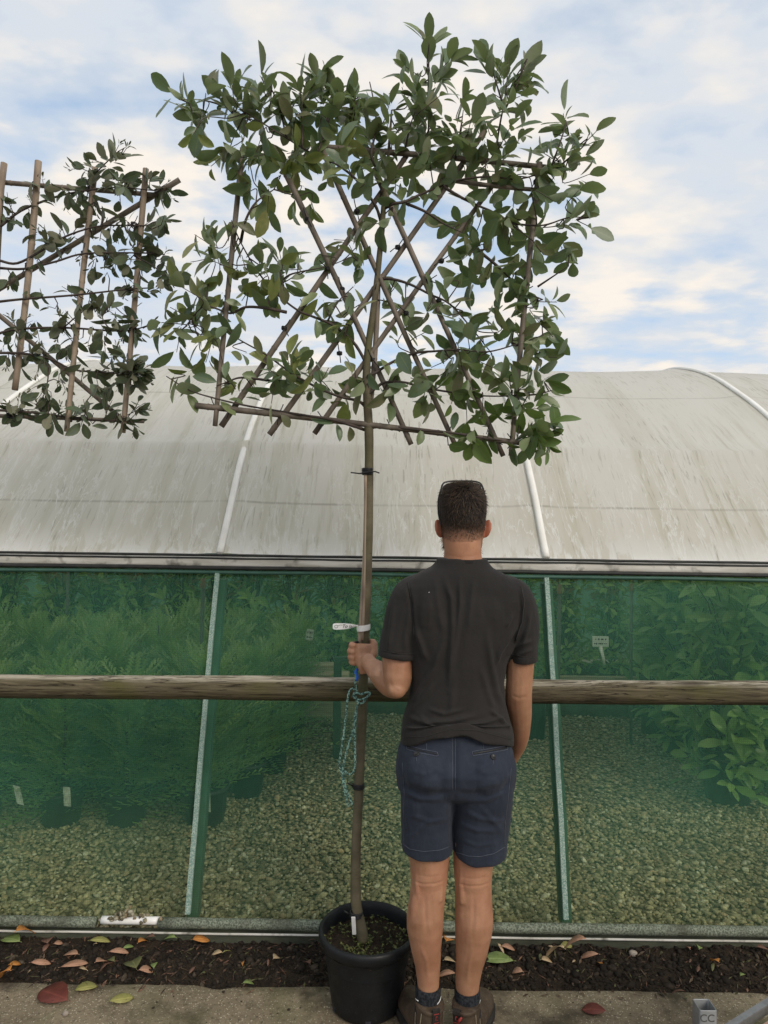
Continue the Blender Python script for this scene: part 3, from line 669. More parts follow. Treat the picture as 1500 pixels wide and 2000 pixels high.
# ------------------------------------------------------------------ leaves
LT = [0.0, 0.14, 0.34, 0.56, 0.78, 0.92, 1.0]
LW = [0.03, 0.46, 0.86, 1.0, 0.80, 0.40, 0.0]
def leaf(mb, base, d, nrm, L, Wd, col, curl=0.12, fold=0.25, pet=0.12, twist=0.0):
    d = d.normalized(); nrm = (nrm-d*nrm.dot(d)); nrm = nrm.normalized() if nrm.length > 1e-4 else Vector((0, 0, 1)); s = d.cross(nrm)
    vs, cs = [], []
    b = base+d*(L*pet)
    vs += [base-s*0.0008, base+s*0.0008]; cs += [(*col, 0.0)]*2
    wob = rnd(-0.06, 0.06)
    for t, w in zip(LT, LW):
        cen = b+d*(L*t)-nrm*(curl*L*t*t)+s*(wob*L*math.sin(t*3))
        h = w*Wd*0.5
        an = twist*t; s2 = s*math.cos(an)+nrm*math.sin(an)
        if w == 0: vs.append(cen); cs.append((*col, 1.0)); continue
        vs += [cen-s2*h+nrm*(fold*h), cen, cen+s2*h+nrm*(fold*h)]; cs += [(*col, 1.0), (*col, 0.0), (*col, 1.0)]
    fs = [(0, 1, 3)]
    k = 2
    for i in range(len(LT)-2):
        a = k+3*i; fs += [(a, a+1, a+4, a+3), (a+1, a+2, a+5, a+4)]
    a = k+3*(len(LT)-2); fs += [(a, a+1, a+3), (a+1, a+2, a+3)]
    mb.add(vs, fs, cs)
def perp(d):
    r = Vector((rnd(-1, 1), rnd(-1, 1), rnd(-1, 1))); r -= d*r.dot(d); return r.normalized()
def rosette(mb, c, d, n, L, Wr, cols, spread=(35, 85), jitter=0.012, along=0.05, curl=(0.0, 0.3), fold=(0.1, 0.5), face=0.0):
    d = d.normalized(); u = perp(d); v = d.cross(u)
    for i in range(n):
        a = 2.4*i+rnd(-0.4, 0.4); th = R(rnd(*spread))*(1.0 if i else 0.4)
        o = u*math.cos(a)+v*math.sin(a)
        ld = d*math.cos(th)+o*math.sin(th)+Vector((0, 0, rnd(-0.25, 0.12)))
        nr = (d*math.sin(th)-o*math.cos(th))+Vector((rnd(-.35, .35), rnd(-.35, .35)-face, rnd(0, .5)))
        l = L*rnd(0.5, 1.25)
        leaf(mb, c-d*(along*rnd(0, 1))+o*0.003, ld, nr, l, l*Wr*rnd(0.82, 1.2), random.choice(cols), rnd(*curl), rnd(*fold), 0.13, rnd(-0.4, 0.4))

# ------------------------------------------------------------------ plants inside the tunnel
pm = MB()
def nursery_pot(r, h, nm='pot'):
    mb = MB(); mb.lathe((0, 0, 0), [(r*0.8, 0.0), (r*0.97, h-0.03), (r*1.04, h-0.03), (r*1.04, h), (r*0.98, h), (r*0.94, h-0.04), (0.001, h-0.04)], 20); return mb
def conifer_proto():
    t = thing('potted_conifer', '', '')
    nursery_pot(0.115, 0.22).build('pot', M['pot_dim'], t)
    mb = MB()
    for i in range(165):
        hz = 0.09+0.80*(i/165)**0.9; a = rnd(0, 6.28); el = rnd(0.1, 0.9)+0.5*(hz-0.24); rad = 0.33*(1-0.62*(hz-0.2)/0.85)*rnd(0.7, 1.2)
        d0 = Vector((math.cos(a)*math.cos(el), math.sin(a)*math.cos(el), math.sin(el)))
        p = Vector((math.cos(a)*0.03, math.sin(a)*0.03, hz)); L = rad+0.08; k = 9
        col = random.choice([(0.22, 0.38, 0.10), (0.31, 0.48, 0.14), (0.16, 0.28, 0.08), (0.44, 0.55, 0.19)])  # frond greens brighter than real leaves, making up for dim light inside the tunnel
        side = d0.cross(Vector((0, 0, 1))).normalized(); nn = side.cross(d0)
        for j in range(k):
            t_ = (j+0.5)/k; q = p+d0*(L*t_)-Vector((0, 0, 0.10*L*t_*t_)); w = 0.068*(1-0.55*t_)
            for sgn in (-1, 1):
                e = (side*sgn*0.85+d0*0.6)*w+nn*rnd(-0.006, 0.012); f = d0*0.0115
                mb.add([q-f, q+e*0.55+f*1.2, q+e, q+e*0.45-f], [(0, 1, 2, 3)], (*col, 1))
    mb.build('foliage', M['nursery_leaf'], t, False)
    mb = MB(); mb.tube([(0, 0, 0.2), (0.01, 0, 0.6), (0, 0, 1.0)], [0.010, 0.007, 0.003], 6); mb.build('stem', M['twig'], t)
    return t
def broadleaf_proto(name, h, rad, n, L, cols, tips=None, wr=0.42):
    t = thing(name, '', '')
    nursery_pot(0.16, 0.28).build('pot', M['pot_dim'], t)
    mb = MB(); tw = MB()
    for i in range(n):
        u = i/n; hz = 0.16+(h-0.16)*u**0.95; a = rnd(0, 6.28); rr = rad*(0.95-0.35*u)*math.sqrt(rnd(0.15, 1))
        c = Vector((math.cos(a)*rr, math.sin(a)*rr, hz+rnd(-0.04, 0.05))); d = Vector((math.cos(a)*0.7, math.sin(a)*0.7, 0.75))
        cc = tips if (tips and u > 0.72 and random.random() < 0.6) else cols
        rosette(mb, c, d, random.randint(6, 9), L, wr, cc, along=0.10)
        tw.tube([(0, 0, 0.22+(hz-0.26)*0.5), (c.x*0.6, c.y*0.6, hz-0.1), c], [0.007, 0.004, 0.002], 5, False)
    mb.build('foliage', M['nursery_leaf'], t); tw.build('stem', M['twig'], t)
    return t
gcols = [(0.19, 0.33, 0.08), (0.25, 0.41, 0.10), (0.32, 0.48, 0.13), (0.15, 0.26, 0.07)]  # laurel greens lifted above real leaf tone to look lit through the net
con = conifer_proto(); used = False
conifer2 = None
def put(proto, state, x, y, s, label, cat, group, sz=None):
    o = proto if not state.get(proto.name) else copy_tree(proto)
    state[proto.name] = True
    o.location = (x, y, 0); o.rotation_euler = (0, 0, rnd(0, 6.28)); o.scale = (s, s, sz or s)
    tag(o, label, cat, group); return o
ST = {}
for j, y in enumerate((3.80, 4.22, 4.66, 5.12, 5.58)):
    for i in range(8):
        x = -0.98-0.40*i+rnd(-0.03, 0.03)+(0.0, 0.14, 0.24, 0.26, 0.24)[j]
        lab = ('front row feathery green conifer in dark pot behind the net at left' if j == 0 else 'feathery green conifer standing deeper in the left block of pots')
        put(con, ST, x, y+rnd(-0.03, 0.03), rnd(0.92, 1.08), lab, 'potted conifer', 'potted conifers in the left block under the tunnel', rnd(0.88, 1.02)*(0.93+0.01*j))
pho = broadleaf_proto('potted_shrub', 1.32, 0.32, 100, 0.10, [(0.36, 0.55, 0.15), (0.30, 0.48, 0.13), (0.42, 0.60, 0.18), (0.24, 0.40, 0.11)], [(0.20, 0.09, 0.05), (0.16, 0.16, 0.05), (0.14, 0.10, 0.04)], 0.36)  # shrub leaf colours raised in place of stronger light behind the net
for i in range(12):
    put(pho, ST, -4.4+0.36*i+rnd(-0.06, 0.06), 6.2+rnd(-0.1, 0.1), rnd(0.98, 1.12), 'bushy shrub with reddish tips behind the conifers at left', 'potted shrub', 'reddish tipped shrubs at the back left of the tunnel')
for i in range(8):
    put(pho, ST, -0.35+0.42*i+rnd(-0.06, 0.06), 6.6+rnd(-0.1, 0.15), rnd(0.86, 1.05), 'leafy green shrub growing on the raised bed at the back', 'potted shrub', 'shrubs on the raised bed at the back of the tunnel')
lau = broadleaf_proto('potted_laurel', 1.33, 0.37, 125, 0.125, gcols+[(0.24, 0.36, 0.11)], None, 0.40)
for j, (y, x0, k) in enumerate(((4.28, 2.12, 3), (5.15, 2.30, 3), (5.75, 2.42, 3))):
    for i in range(k):
        put(lau, ST, x0+0.56*i+rnd(-0.04, 0.04), y+rnd(-0.04, 0.04), rnd(0.96, 1.06), ('front' if j == 0 else 'rear')+' row broad leaved laurel in dark pot behind the net at right', 'potted laurel', 'laurels in pots at the right of the tunnel')
# raised bed edging
rb = thing('raised_bed_edging', 'long pale timber edging of the raised bed across the back of the tunnel', 'bed edging', (1.2, 6.1, 0))
mb = MB(); mb.box((1.6, 6.1, 0.06), (5.2, 0.05, 0.13), bev=0.004); mb.build('lower_board', M['base_board'], rb)
mb = MB(); mb.box((1.6, 6.103, 0.24), (5.2, 0.05, 0.22), bev=0.006); mb.build('upper_board', M['timber'], rb)
mb = MB(); mb.box((1.6, 6.5, 0.17), (5.2, 0.74, 0.3)); mb.build('soil_fill', M['soil'], rb)
# timber stack and post seen between the trunk and the left plants
ts = thing('timber_stack', 'short stack of sawn timber planks by the gravel beside the trunk', 'timber stack', (at(650, 1310, 5.2).x, 5.2, 0))
for (px0, px1, py, dy, h) in ((560, 652, 1295, 0.25, 0.05), (600, 682, 1313, 0.1, 0.05), (560, 700, 1330, 0.15, 0.08), (560, 700, 1360, 0.2, 0.14)):
    a, b = at(px0, py, 5.2+dy), at(px1, py, 5.2+dy); mb = MB(); mb.box(((a.x+b.x)/2, 5.2+dy, a.z-h/2), (b.x-a.x, 0.16, h), bev=0.004); mb.build('plank', M['timber'], ts)
a = at(660, 1289, 4.9); mb = MB(); mb.box((a.x, 4.9, a.z/2), (0.055, 0.05, a.z), bev=0.004)
mb.box((a.x+0.03, 4.9, a.z+0.01), (0.10, 0.04, 0.03)); tag(mb.build('green_post', M['greenpost'], None, False), 'short dark green post with bent top beside the timber stack', 'post')
# dark pots standing along the gravel
for (px, yb, Y, lab) in ((1045, 1425, 5.45, 'dark green pot on gravel just behind the right arm of the man'), (1272, 1417, 5.6, 'dark pot on gravel at the front corner of the raised bed')):
    q = at(px, yb, Y); o = thing('tall_pot', lab, 'pot', (q.x, q.y, 0)); b_ = nursery_pot(0.095, 0.48); b_.v = [(x+q.x, y+q.y, z) for x, y, z in b_.v]; b_.build('pot_wall', M['pot_dim'], o)
    mb = MB()
    for i in range(14):
        a = rnd(0, 6.28); rosette(mb, Vector((q.x+math.cos(a)*0.1*rnd(0, 1), q.y+math.sin(a)*0.1, 0.5+0.55*i/14)), Vector((math.cos(a), math.sin(a), 0.7)), 7, 0.09, 0.4, gcols)
    mb.build('foliage', M['nursery_leaf'], o)
for (px, yt, Y, lab) in ((397, 1130, 4.3, 'sprinkler riser with brown top left of the trunk among the conifers'), (1093, 1142, 4.5, 'sprinkler riser with brown top beside the right hoop leg'), (134, 1095, 5.6, 'slim grey riser pipe among the plants at far left'), (1234, 1140, 5.3, 'thin riser pipe standing left of the laurels')):
    q = at(px, yt, Y); o = thing('sprinkler_riser', lab, 'pipe', (q.x, Y, 0)); mb = MB(); mb.tube([(q.x, Y, 0), (q.x-0.004, Y, q.z*0.5), (q.x, Y, q.z-0.06)], 0.013, 8); mb.build('riser', M['pipe'], o)
    mb = MB(); mb.lathe((q.x, Y, q.z-0.06), [(0.018, 0), (0.02, 0.025), (0.015, 0.03), (0.017, 0.06), (0.002, 0.062)], 12); mb.build('nozzle', M['brown'], o)
def sign(px, py, Y, w, h, tilt, lab, stake):
    q = at(px, py, Y); o = thing('plant_sign', lab, 'plant sign', (q.x, Y, 0))
    ax = (Vector((math.cos(tilt), 0, math.sin(tilt))), Vector((0, 1, 0)), Vector((-math.sin(tilt), 0, math.cos(tilt))))
    mb = MB(); mb.box(q, (w, 0.006, h), bev=0.0028, axes=ax); mb.build('face', M['white_plastic'] if stake else M['dull_label'], o, False)
    if stake:
        mb = MB(); e = at(1181, 1298, Y-0.02)
        mb.tube([q+ax[2]*(-h/2), q*0.3+e*0.7, e], [0.014, 0.010, 0.007], 6); mb.build('stake', M['white_plastic'], o)
    mb = MB()
    for (r0, k0) in (((-0.3, -0.12, 0.05, 0.12, 0.3), 0.22), ((-0.36, -0.25, -0.1, 0.0, 0.1, 0.22, 0.33), -0.2)):
        for t_ in r0: mb.box(q+ax[0]*(t_*w)+ax[2]*(k0*h)+Vector((0, -0.0038, 0)), (w*rnd(0.05, 0.09), 0.0015, h*rnd(0.09, 0.2)), axes=ax)
    mb.build('lettering', M['ink'], o, False); return o
sign(1173, 1253, 4.9, 0.118, 0.074, 0.0, 'white plant sign on a bent white stake in the right opening', True)
sign(605, 1240, 4.6, 0.048, 0.075, -0.12, 'pale tilted label behind the net left of the hand', False)
for px, py, t_, lab in ((36, 1553, 0.26, 'dirty white pot label leaning at the far left'), (131, 1556, 0.08, 'dirty white pot label second from left on the conifer pots'), (404, 1567, 0.05, 'dirty white pot label beside the left hoop leg')):
    q = at(px, py, 3.6); ax = (Vector((math.cos(t_), 0, -math.sin(t_))), Vector((0, 1, 0)), Vector((math.sin(t_)*-1, 0, math.cos(t_))))
    mb = MB(); mb.box(q, (0.038, 0.004, 0.100), bev=0.0015, axes=ax); tag(mb.build('pot_label', M['dull_label'], None, False), lab, 'label')
# ------------------------------------------------------------------ pot and main espalier tree
TY = 2.46                                          # plane of the trellis
pot_c = Vector((at(718, 1800, 2.40).x, 2.40, 0))
pot = thing('plant_pot', 'large black plastic nursery pot standing on the concrete beside the left boot', 'plant pot', pot_c)
mb = MB(); mb.lathe(pot_c, [(0.004, 0.004), (0.112, 0.002), (0.120, 0.010), (0.124, 0.03), (0.150, 0.222), (0.152, 0.226)], 64); mb.build('pot_wall', M['pot'], pot)
mb = MB(); mb.lathe(pot_c, [(0.151, 0.222), (0.163, 0.224), (0.168, 0.230), (0.170, 0.244), (0.169, 0.256), (0.164, 0.262), (0.158, 0.262), (0.154, 0.257), (0.150, 0.235), (0.144, 0.16)], 64); mb.build('rim', M['pot'], pot)
mb = MB(); a = math.atan2(-1, 0.0)+0.15
for aa in (-1.5, -0.2, 3.6):
    mb.box(pot_c+Vector((0.1205*math.cos(aa), 0.1205*math.sin(aa), 0.016)), (0.004, 0.018, 0.020), rotz=aa)
mb.build('drain_slot', M['ink'], pot, False)
# potting soil disc with small weeds
def potsoil(x, y): return 0.212+0.012*mnoise.noise((x*14, y*14, 0))+0.007*mnoise.noise((x*50, y*50, 3))+0.005*mnoise.noise((x*110, y*110, 3))
mb = MB(); vs = [pot_c+Vector((0, 0, potsoil(0, 0)))]; fs = []
for i in range(1, 19):
    for k in range(72):
        r_ = 0.150*i/18; x, y = r_*math.cos(2*math.pi*k/72), r_*math.sin(2*math.pi*k/72); vs.append(pot_c+Vector((x, y, potsoil(x, y))))
fs += [(0, 1+k, 1+(k+1) % 72) for k in range(72)]
fs += [(1+(i-1)*72+k, 1+i*72+k, 1+i*72+(k+1) % 72, 1+(i-1)*72+(k+1) % 72) for i in range(1, 18) for k in range(72)]
mb.add(vs, fs); mb.build('potting_soil', M['soil'], pot)
g = G('weed_leaf'); M['weed'] = g.end(g.mixs(0.2, g.pbr(g.attr('col'), 0.6), g.trl((0.15, 0.2, 0.04))))
mb = MB()
for i in range(430):
    a = rnd(0, 6.28); r_ = 0.145*math.sqrt(rnd(0, 1)); x, y = r_*math.cos(a), r_*math.sin(a)
    if random.random() > 0.35+0.65*max(0, mnoise.noise((x*16, y*16, 8))+0.35-y*3): continue
    p = pot_c+Vector((x, y, potsoil(x, y)))
    hgt = rnd(0.002, 0.016) if random.random() < 0.93 else rnd(0.02, 0.035)
    q = p+Vector((rnd(-.006, .006), rnd(-.006, .006), hgt)); mb.tube([p, q], 0.0006, 3, False, (0.09, 0.11, 0.03))
    for k in range(random.randint(3, 6)):
        b = rnd(0, 6.28); L = rnd(0.004, 0.009); d = Vector((math.cos(b), math.sin(b), rnd(-.2, .5)))*L; w = Vector((-math.sin(b), math.cos(b), 0))*L*0.35
        c = random.choice([(0.07, 0.09, 0.025), (0.12, 0.14, 0.04), (0.18, 0.18, 0.06), (0.05, 0.07, 0.02)])
        mb.add([q, q+d*0.5+w, q+d, q+d*0.5-w], [(0, 1, 2, 3)], c)
wd = mb.build('weed_cover', M['weed'], pot, False); wd['kind'] = 'stuff'
q = atz(690, 1822, 0.21); mb = MB(); mb.box(at(691, 1808, 2.375), (0.014, 0.003, 0.075), bev=0.0012, axes=(Vector((1, 0, 0.05)).normalized(), Vector((0, 0.96, 0.28)), Vector((-0.05, -0.28, 0.96)).normalized()))
tag(mb.build('plant_label', M['white_plastic'], None, False), 'white plastic label stuck in the soil against the trunk base', 'plant label')

tree = thing('espalier_tree', 'tall espaliered tree with glossy dark leaves tied to a bamboo lattice, held by the man', 'espalier tree', (at(707, 1830, 2.40).x, 2.40, 0.2))
def TYy(py): return 2.395+(TY-2.395)*min(1, max(0, (1830-py)/480))
trunk_px = [(709, 1838, 10.5), (706, 1815, 10.3), (699, 1785, 9.8), (695, 1755, 10), (694.5, 1700, 9.3), (696, 1640, 9.3), (699, 1580, 9), (702, 1510, 9), (705, 1450, 9), (707.5, 1395, 9.2), (709.5, 1330, 9.2), (712, 1260, 9.2), (715, 1190, 8.7), (718, 1100, 9), (719.5, 1020, 9.2), (720.5, 940, 9), (721, 880, 8.6), (720, 830, 8.8), (717, 780, 8), (716, 730, 7.8), (719, 680, 7), (727, 620, 6.2), (735, 560, 6.0), (741, 500, 5.6), (746, 450, 5.6), (749, 405, 5), (752, 370, 4.2), (757, 320, 3.4), (762, 260, 2.5), (765, 215, 1.6)]
pts = catmull([at(x, y, TYy(y)) for x, y, w in trunk_px], 5); rad = lerp_list([w/FPX*TY for x, y, w in trunk_px], 5)
rad = [r*(1+0.05*mnoise.noise((p.x*3, 4, p.z*14))+0.10*max(0, mnoise.noise((9, 2, p.z*23)))**2) for r, p in zip(rad, pts)]
mb = MB(); mb.tube(pts, rad, 14); mb.build('trunk', M['bark'], tree)
TRUNK = pts
branches = [
 [(717, 712), (690, 668), (650, 635), (610, 618), (580, 605), (533, 567), (500, 525), (470, 473), (452, 430)],
 [(714, 795), (700, 783), (665, 775), (620, 757), (567, 727), (520, 693), (467, 663), (443, 643)],
 [(714, 840), (690, 832), (650, 820), (600, 812), (545, 803), (480, 792), (420, 778), (370, 762), (325, 735)],
 [(567, 745), (533, 744), (500, 740), (467, 738), (440, 748), (423, 753)],
 [(560, 610), (520, 602), (480, 600), (450, 612), (420, 602), (395, 600), (360, 640)],
 [(718, 735), (735, 727), (767, 707), (810, 690), (850, 686), (900, 683), (953, 687), (1010, 672), (1060, 655)],
 [(719, 770), (735, 757), (753, 747), (790, 747), (827, 757), (887, 767), (940, 773), (1000, 773), (1045, 765)],
 [(722, 835), (760, 833), (820, 840), (880, 845), (940, 855), (1000, 862), (1040, 862)],
 [(746, 440), (735, 405), (715, 375), (690, 345), (655, 320), (610, 300), (560, 270), (520, 245), (480, 220)],
 [(750, 408), (768, 398), (790, 394), (825, 378), (863, 363), (905, 350), (960, 345), (1010, 350), (1060, 335), (1100, 300)],
 [(790, 396), (830, 413), (867, 437), (905, 455)],
 [(868, 366), (900, 385), (930, 400), (965, 415), (997, 437), (1040, 470)],
 [(935, 490), (980, 527), (1020, 567), (1060, 585)],
 [(738, 545), (765, 545), (800, 555), (840, 575), (880, 595), (920, 640), (960, 690)],
 [(752, 370), (735, 330), (725, 300), (735, 250), (730, 200), (722, 160)],
 [(470, 473), (480, 430), (500, 395), (535, 370)],
 [(533, 567), (560, 540), (590, 530), (640, 520), (690, 500)],
 [(640, 627), (660, 590), (690, 560)],
 [(838, 305), (837, 240), (836, 180), (838, 120), (838, 80)],
 [(968, 295), (977, 240), (984, 205), (990, 160), (992, 115)],
 [(984, 210), (970, 165), (952, 105)], [(986, 215), (1010, 165), (1030, 115)],
 [(1075, 330), (1090, 290), (1103, 250), (1105, 235)], [(1075, 340), (1110, 310), (1140, 285), (1150, 262)],
 [(620, 300), (640, 240), (660, 190), (650, 150)], [(560, 270), (545, 210), (520, 150)], [(480, 230), (430, 205), (390, 195), (355, 195)],
 [(790, 300), (800, 250), (812, 215)], [(690, 300), (690, 240), (700, 190)], [(890, 310), (900, 250), (905, 215)], [(590, 290), (590, 220), (585, 160)],
 [(1000, 437), (1060, 440), (1110, 425), (1150, 425)], [(1050, 560), (1080, 540), (1110, 520)], [(1000, 670), (1050, 690), (1090, 700)],
 [(1000, 773), (1050, 770), (1085, 760)], [(1035, 862), (1060, 848), (1090, 840)], [(1030, 862), (1045, 880), (1050, 900)],
]
SAMPLES = []
def yj(i): return TY+0.05*math.sin(i*2.3)
for i, br in enumerate(branches):
    Y0 = TY if i < 18 else TY+rnd(-0.05, 0.05)
    pp = [at(x, y, Y0+(-0.022 if k else 0.0)+0.02*math.sin(k*1.3+i)) for k, (x, y) in enumerate(br)]
    cp = catmull(pp, 5); r0 = 0.0062 if i < 16 else 0.0042
    rr = [max(0.0016, r0*(1-0.72*k/len(cp)))*(1+0.12*mnoise.noise((k*0.9, i, 0))) for k in range(len(cp))]
    mb = MB(); mb.tube(cp, rr, 7); mb.build('branch', M['twig'], tree); SAMPLES += cp
SAMPLES += [p for p in TRUNK if p.z > 1.9]
# clusters of leaves at the shoot tips: x, y, direction (deg, 90 = up), number
CL = """838,66,90,8 792,108,120,6 876,98,60,6 785,148,150,5 868,132,20,5 802,172,140,5 945,92,115,6 985,105,90,8 1028,108,60,6 1035,140,15,5 962,160,135,5 1015,188,40,5
1100,222,95,5 1132,250,60,5 1166,255,48,3 1080,262,150,4 1060,298,145,6 1142,308,20,5 1122,290,60,5 1152,340,10,5 1130,372,15,5 1155,412,30,4 1150,442,-20,4 1110,440,0,5 1085,395,-30,6 1060,368,200,6
338,185,160,6 368,200,110,5 402,182,80,4 390,238,210,5 378,262,250,3 432,198,130,6 420,162,160,3 462,150,110,6 450,125,100,3 512,128,85,7 538,155,60,6 585,140,95,7 640,135,80,8 668,160,60,6 702,145,45,4 620,122,100,6 560,188,100,7 602,198,80,7 652,205,60,7 692,198,50,6 722,205,40,6 500,198,110,7 468,228,160,7 530,228,200,7 572,248,270,6 622,248,270,7 682,248,280,6 722,248,90,7 762,198,90,6 782,228,100,6 822,215,80,7 862,185,40,5 852,228,60,7 902,198,60,5 922,228,90,6 890,248,100,7 950,238,80,6 1002,238,60,5 1022,258,60,5 762,258,100,6 812,268,270,6 650,180,90,6 600,160,90,6 480,180,100,6
430,298,210,6 412,325,230,4 470,308,190,6 452,352,230,4 512,318,260,7 482,378,250,6 542,348,250,6 582,328,280,6 612,308,0,6 572,398,250,5 642,358,270,5 522,415,270,5 602,428,260,4 500,298,250,5 692,318,200,5 732,328,120,6 702,368,240,4 782,318,60,6 772,378,250,4 842,328,280,4 855,368,265,4 812,355,300,4 882,308,250,6 922,298,80,6 952,328,280,6 912,348,270,6 992,298,60,6 992,348,280,6 1032,338,0,6 1042,398,260,6 1002,408,270,5 962,378,280,5 740,285,60,6 660,285,120,6 830,285,90,6 560,300,200,6
380,458,155,5 422,468,95,5 372,512,185,5 412,508,160,5 452,448,80,3 472,498,90,4 502,498,120,4 545,488,100,6 588,498,60,3 540,528,180,6 500,558,250,5 472,588,250,4 555,568,285,6 522,608,260,4 540,588,300,4 628,498,200,3 682,478,120,4 702,518,300,4 652,468,180,3 722,438,200,4 762,428,240,4 778,552,60,5 792,562,90,3 752,598,180,3 890,428,140,6 872,438,200,4 922,438,260,5 962,458,240,6 992,478,270,5 932,488,200,5 902,508,220,5 882,548,220,4 842,598,60,4 1022,428,0,5 1042,478,260,6 1002,528,250,5 1062,498,300,5 1098,488,280,6 1118,510,270,4 952,538,250,6 912,568,230,4 1032,558,270,5
350,558,150,5 385,578,130,6 332,600,165,5 315,630,190,6 360,618,140,5 402,598,60,5 430,558,270,5 420,648,60,4 345,688,262,4 382,668,200,5 402,708,250,4 440,608,280,4 340,730,190,4 360,748,160,3 420,758,200,4 450,738,120,3 482,688,0,3
632,638,200,4 682,598,100,3 652,588,180,4 655,630,300,4 672,658,250,4 490,738,120,4 520,718,160,5 562,698,105,7 592,698,60,7 560,748,280,6 530,788,255,4 602,728,0,6 642,718,60,4 602,778,260,5 650,768,300,4 680,788,300,4 692,718,80,4 700,768,250,3
800,628,60,4 832,648,0,4 872,618,180,5 912,648,120,5 932,618,60,6 970,598,100,6 1012,598,270,6 992,558,250,5 1052,598,20,5 1088,590,0,4 1060,638,300,6 1080,658,290,4 962,648,270,6 1002,658,260,5 1042,668,0,5 1050,698,290,5 1088,698,0,4 922,698,250,5 872,698,200,5 842,718,180,4 872,738,250,5 832,758,220,5 802,738,180,4 762,738,60,3 822,788,250,4 842,788,280,4 882,788,262,4 920,778,270,5 962,718,0,5 980,758,270,4 902,718,280,4 1012,738,300,4 1032,758,0,5 1060,758,300,5 1080,768,300,4 1022,798,300,5 1050,798,0,4 982,798,250,4 942,818,270,4 912,828,270,4 922,878,262,5 902,858,200,3 950,848,260,4 1002,838,250,5 1032,848,30,5 1070,828,40,6 1095,843,20,5 1050,888,280,7 1078,878,320,4 1022,878,240,4 762,768,250,3"""
lcols = [(0.138, 0.196, 0.128), (0.158, 0.218, 0.132), (0.112, 0.166, 0.114), (0.19, 0.245, 0.135), (0.09, 0.14, 0.098), (0.235, 0.28, 0.14), (0.20, 0.185, 0.125)]
lyel = lcols+[(0.26, 0.28, 0.10), (0.24, 0.27, 0.09), (0.32, 0.31, 0.13)]
lbr = [(0.085, 0.15, 0.05), (0.12, 0.20, 0.055), (0.15, 0.23, 0.065), (0.06, 0.10, 0.04)]
SA = np.array([p[:] for p in SAMPLES])
crown = MB(); twigs = MB()
for s_ in CL.split():
    x, y, ang, n = (float(q) for q in s_.split(','))
    y += 22 if y < 175 else 0; a = R(ang); Yc = TY-0.008+random.gauss(0, 0.06)
    c = at(x, y, Yc); d = Vector((math.cos(a), rnd(-0.5, 0.3), math.sin(a))).normalized()
    cols = lbr if (y > 760 and x > 860) else (lyel if (x < 700 and y > 250) else lcols)
    n = int(n); nn = max(3, int(round(n*(1.6 if y < 330 else 1.2))))
    edge = 0.087 if y < 620 else 0.085
    rosette(crown, c, d, nn, edge, 0.49, cols, spread=((14, 62) if y < 175 else (22, 85)), along=0.11, curl=(-0.05, 0.4), fold=(0.05, 0.55), face=0.7)
    dist = np.linalg.norm(SA-np.array(c), axis=1)
    # favour an attachment behind the shoot
    rel = (SA-np.array(c))@np.array(d); k = int(np.argmin(dist+0.6*np.maximum(0, rel+0.02)))
    b = Vector(SA[k]); md = c*0.55+b*0.45-d*0.02+Vector((0, 0, -0.012)); base = c-d*0.09
    if (b-c).length > 0.10: ctr = [b, b*0.5+base*0.5+Vector((rnd(-.012, .012), rnd(-.01, .01), -0.012)), base, c]
    else: ctr = [b, base*0.5+b*0.5, c]
    cp = catmull(ctr, 4); twigs.tube(cp, [0.0026-0.0015*i/len(cp) for i in range(len(cp))], 5, False)
# single leaves along the branches
for i, br in enumerate(branches[:18]):
    for k in range(int(len(br)*0.9)):
        j = random.randrange(1, len(br)); x, y = br[j]
        if abs(x-720) < 25 and y > 600: continue
        c = at(x+rnd(-8, 8), y+rnd(-6, 6), TY-0.03+rnd(-.02, .04)); a = rnd(0, 6.28)
        leaf(crown, c, Vector((math.cos(a), rnd(-.5, .5), math.sin(a)-0.2)), Vector((rnd(-1, 1), -1, rnd(0, 1))), rnd(0.05, 0.10), rnd(0.025, 0.042), random.choice(lcols), rnd(0, .35), rnd(.1, .5))
crown.build('crown', M['leaf'], tree); tag(twigs.build('twigs', M['twig'], tree), kind='stuff')
def cane(p, q, r, m, parent, extra=0.0):
    n = 18; L = (q-p).length; mb = MB(); pts, rad = [], []
    bow = Vector((rnd(-1, 1), rnd(-1, 1), rnd(-1, 1)))*0.006; ph = rnd(0, 0.22)
    ts = sorted(set([i/n for i in range(n+1)]+[t for k in range(9) for t in ((ph+k*0.21)/L-0.006/L, (ph+k*0.21)/L, (ph+k*0.21)/L+0.006/L) if 0.01 < t < 0.99]))
    nodes = [(ph+k*0.21)/L for k in range(9)]
    for t in ts:
        pts.append(p.lerp(q, t)+bow*math.sin(math.pi*t)); isn = any(abs(t-a) < 1e-6 for a in nodes)
        rad.append(r*(1-0.12*t)*(1.13 if isn else 1.0))
    mb.tube(pts, rad, 10); return mb.build('cane', m, parent)
F, B_ = TY-0.004, TY+0.016
canes = [((474, 290), (420, 832), F, 5.2), ((1054, 318), (998, 890), F, 5.4),
 ((432, 833), (795, 303), B_, 5.6), ((526, 849), (948, 255), B_, 5.4), ((614, 847), (975, 345), B_, 5.0),
 ((533, 288), (803, 868), F+0.008, 5.4), ((625, 282), (893, 878), F+0.008, 5.2), ((730, 330), (983, 891), F+0.008, 5.2),
 ((382, 792), (1050, 869), TY-0.006, 5.6), ((612, 286), (1068, 327), TY+0.002, 5.4), ((738, 545), (724, 790), TY+0.018, 5.2), ((880, 352), (1068, 372), TY-0.004, 4.2)]
for (a, b, Y, r) in canes: cane(at(*a, Y), at(*b, Y), r/FPX*TY*1.08, M['cane'], tree)
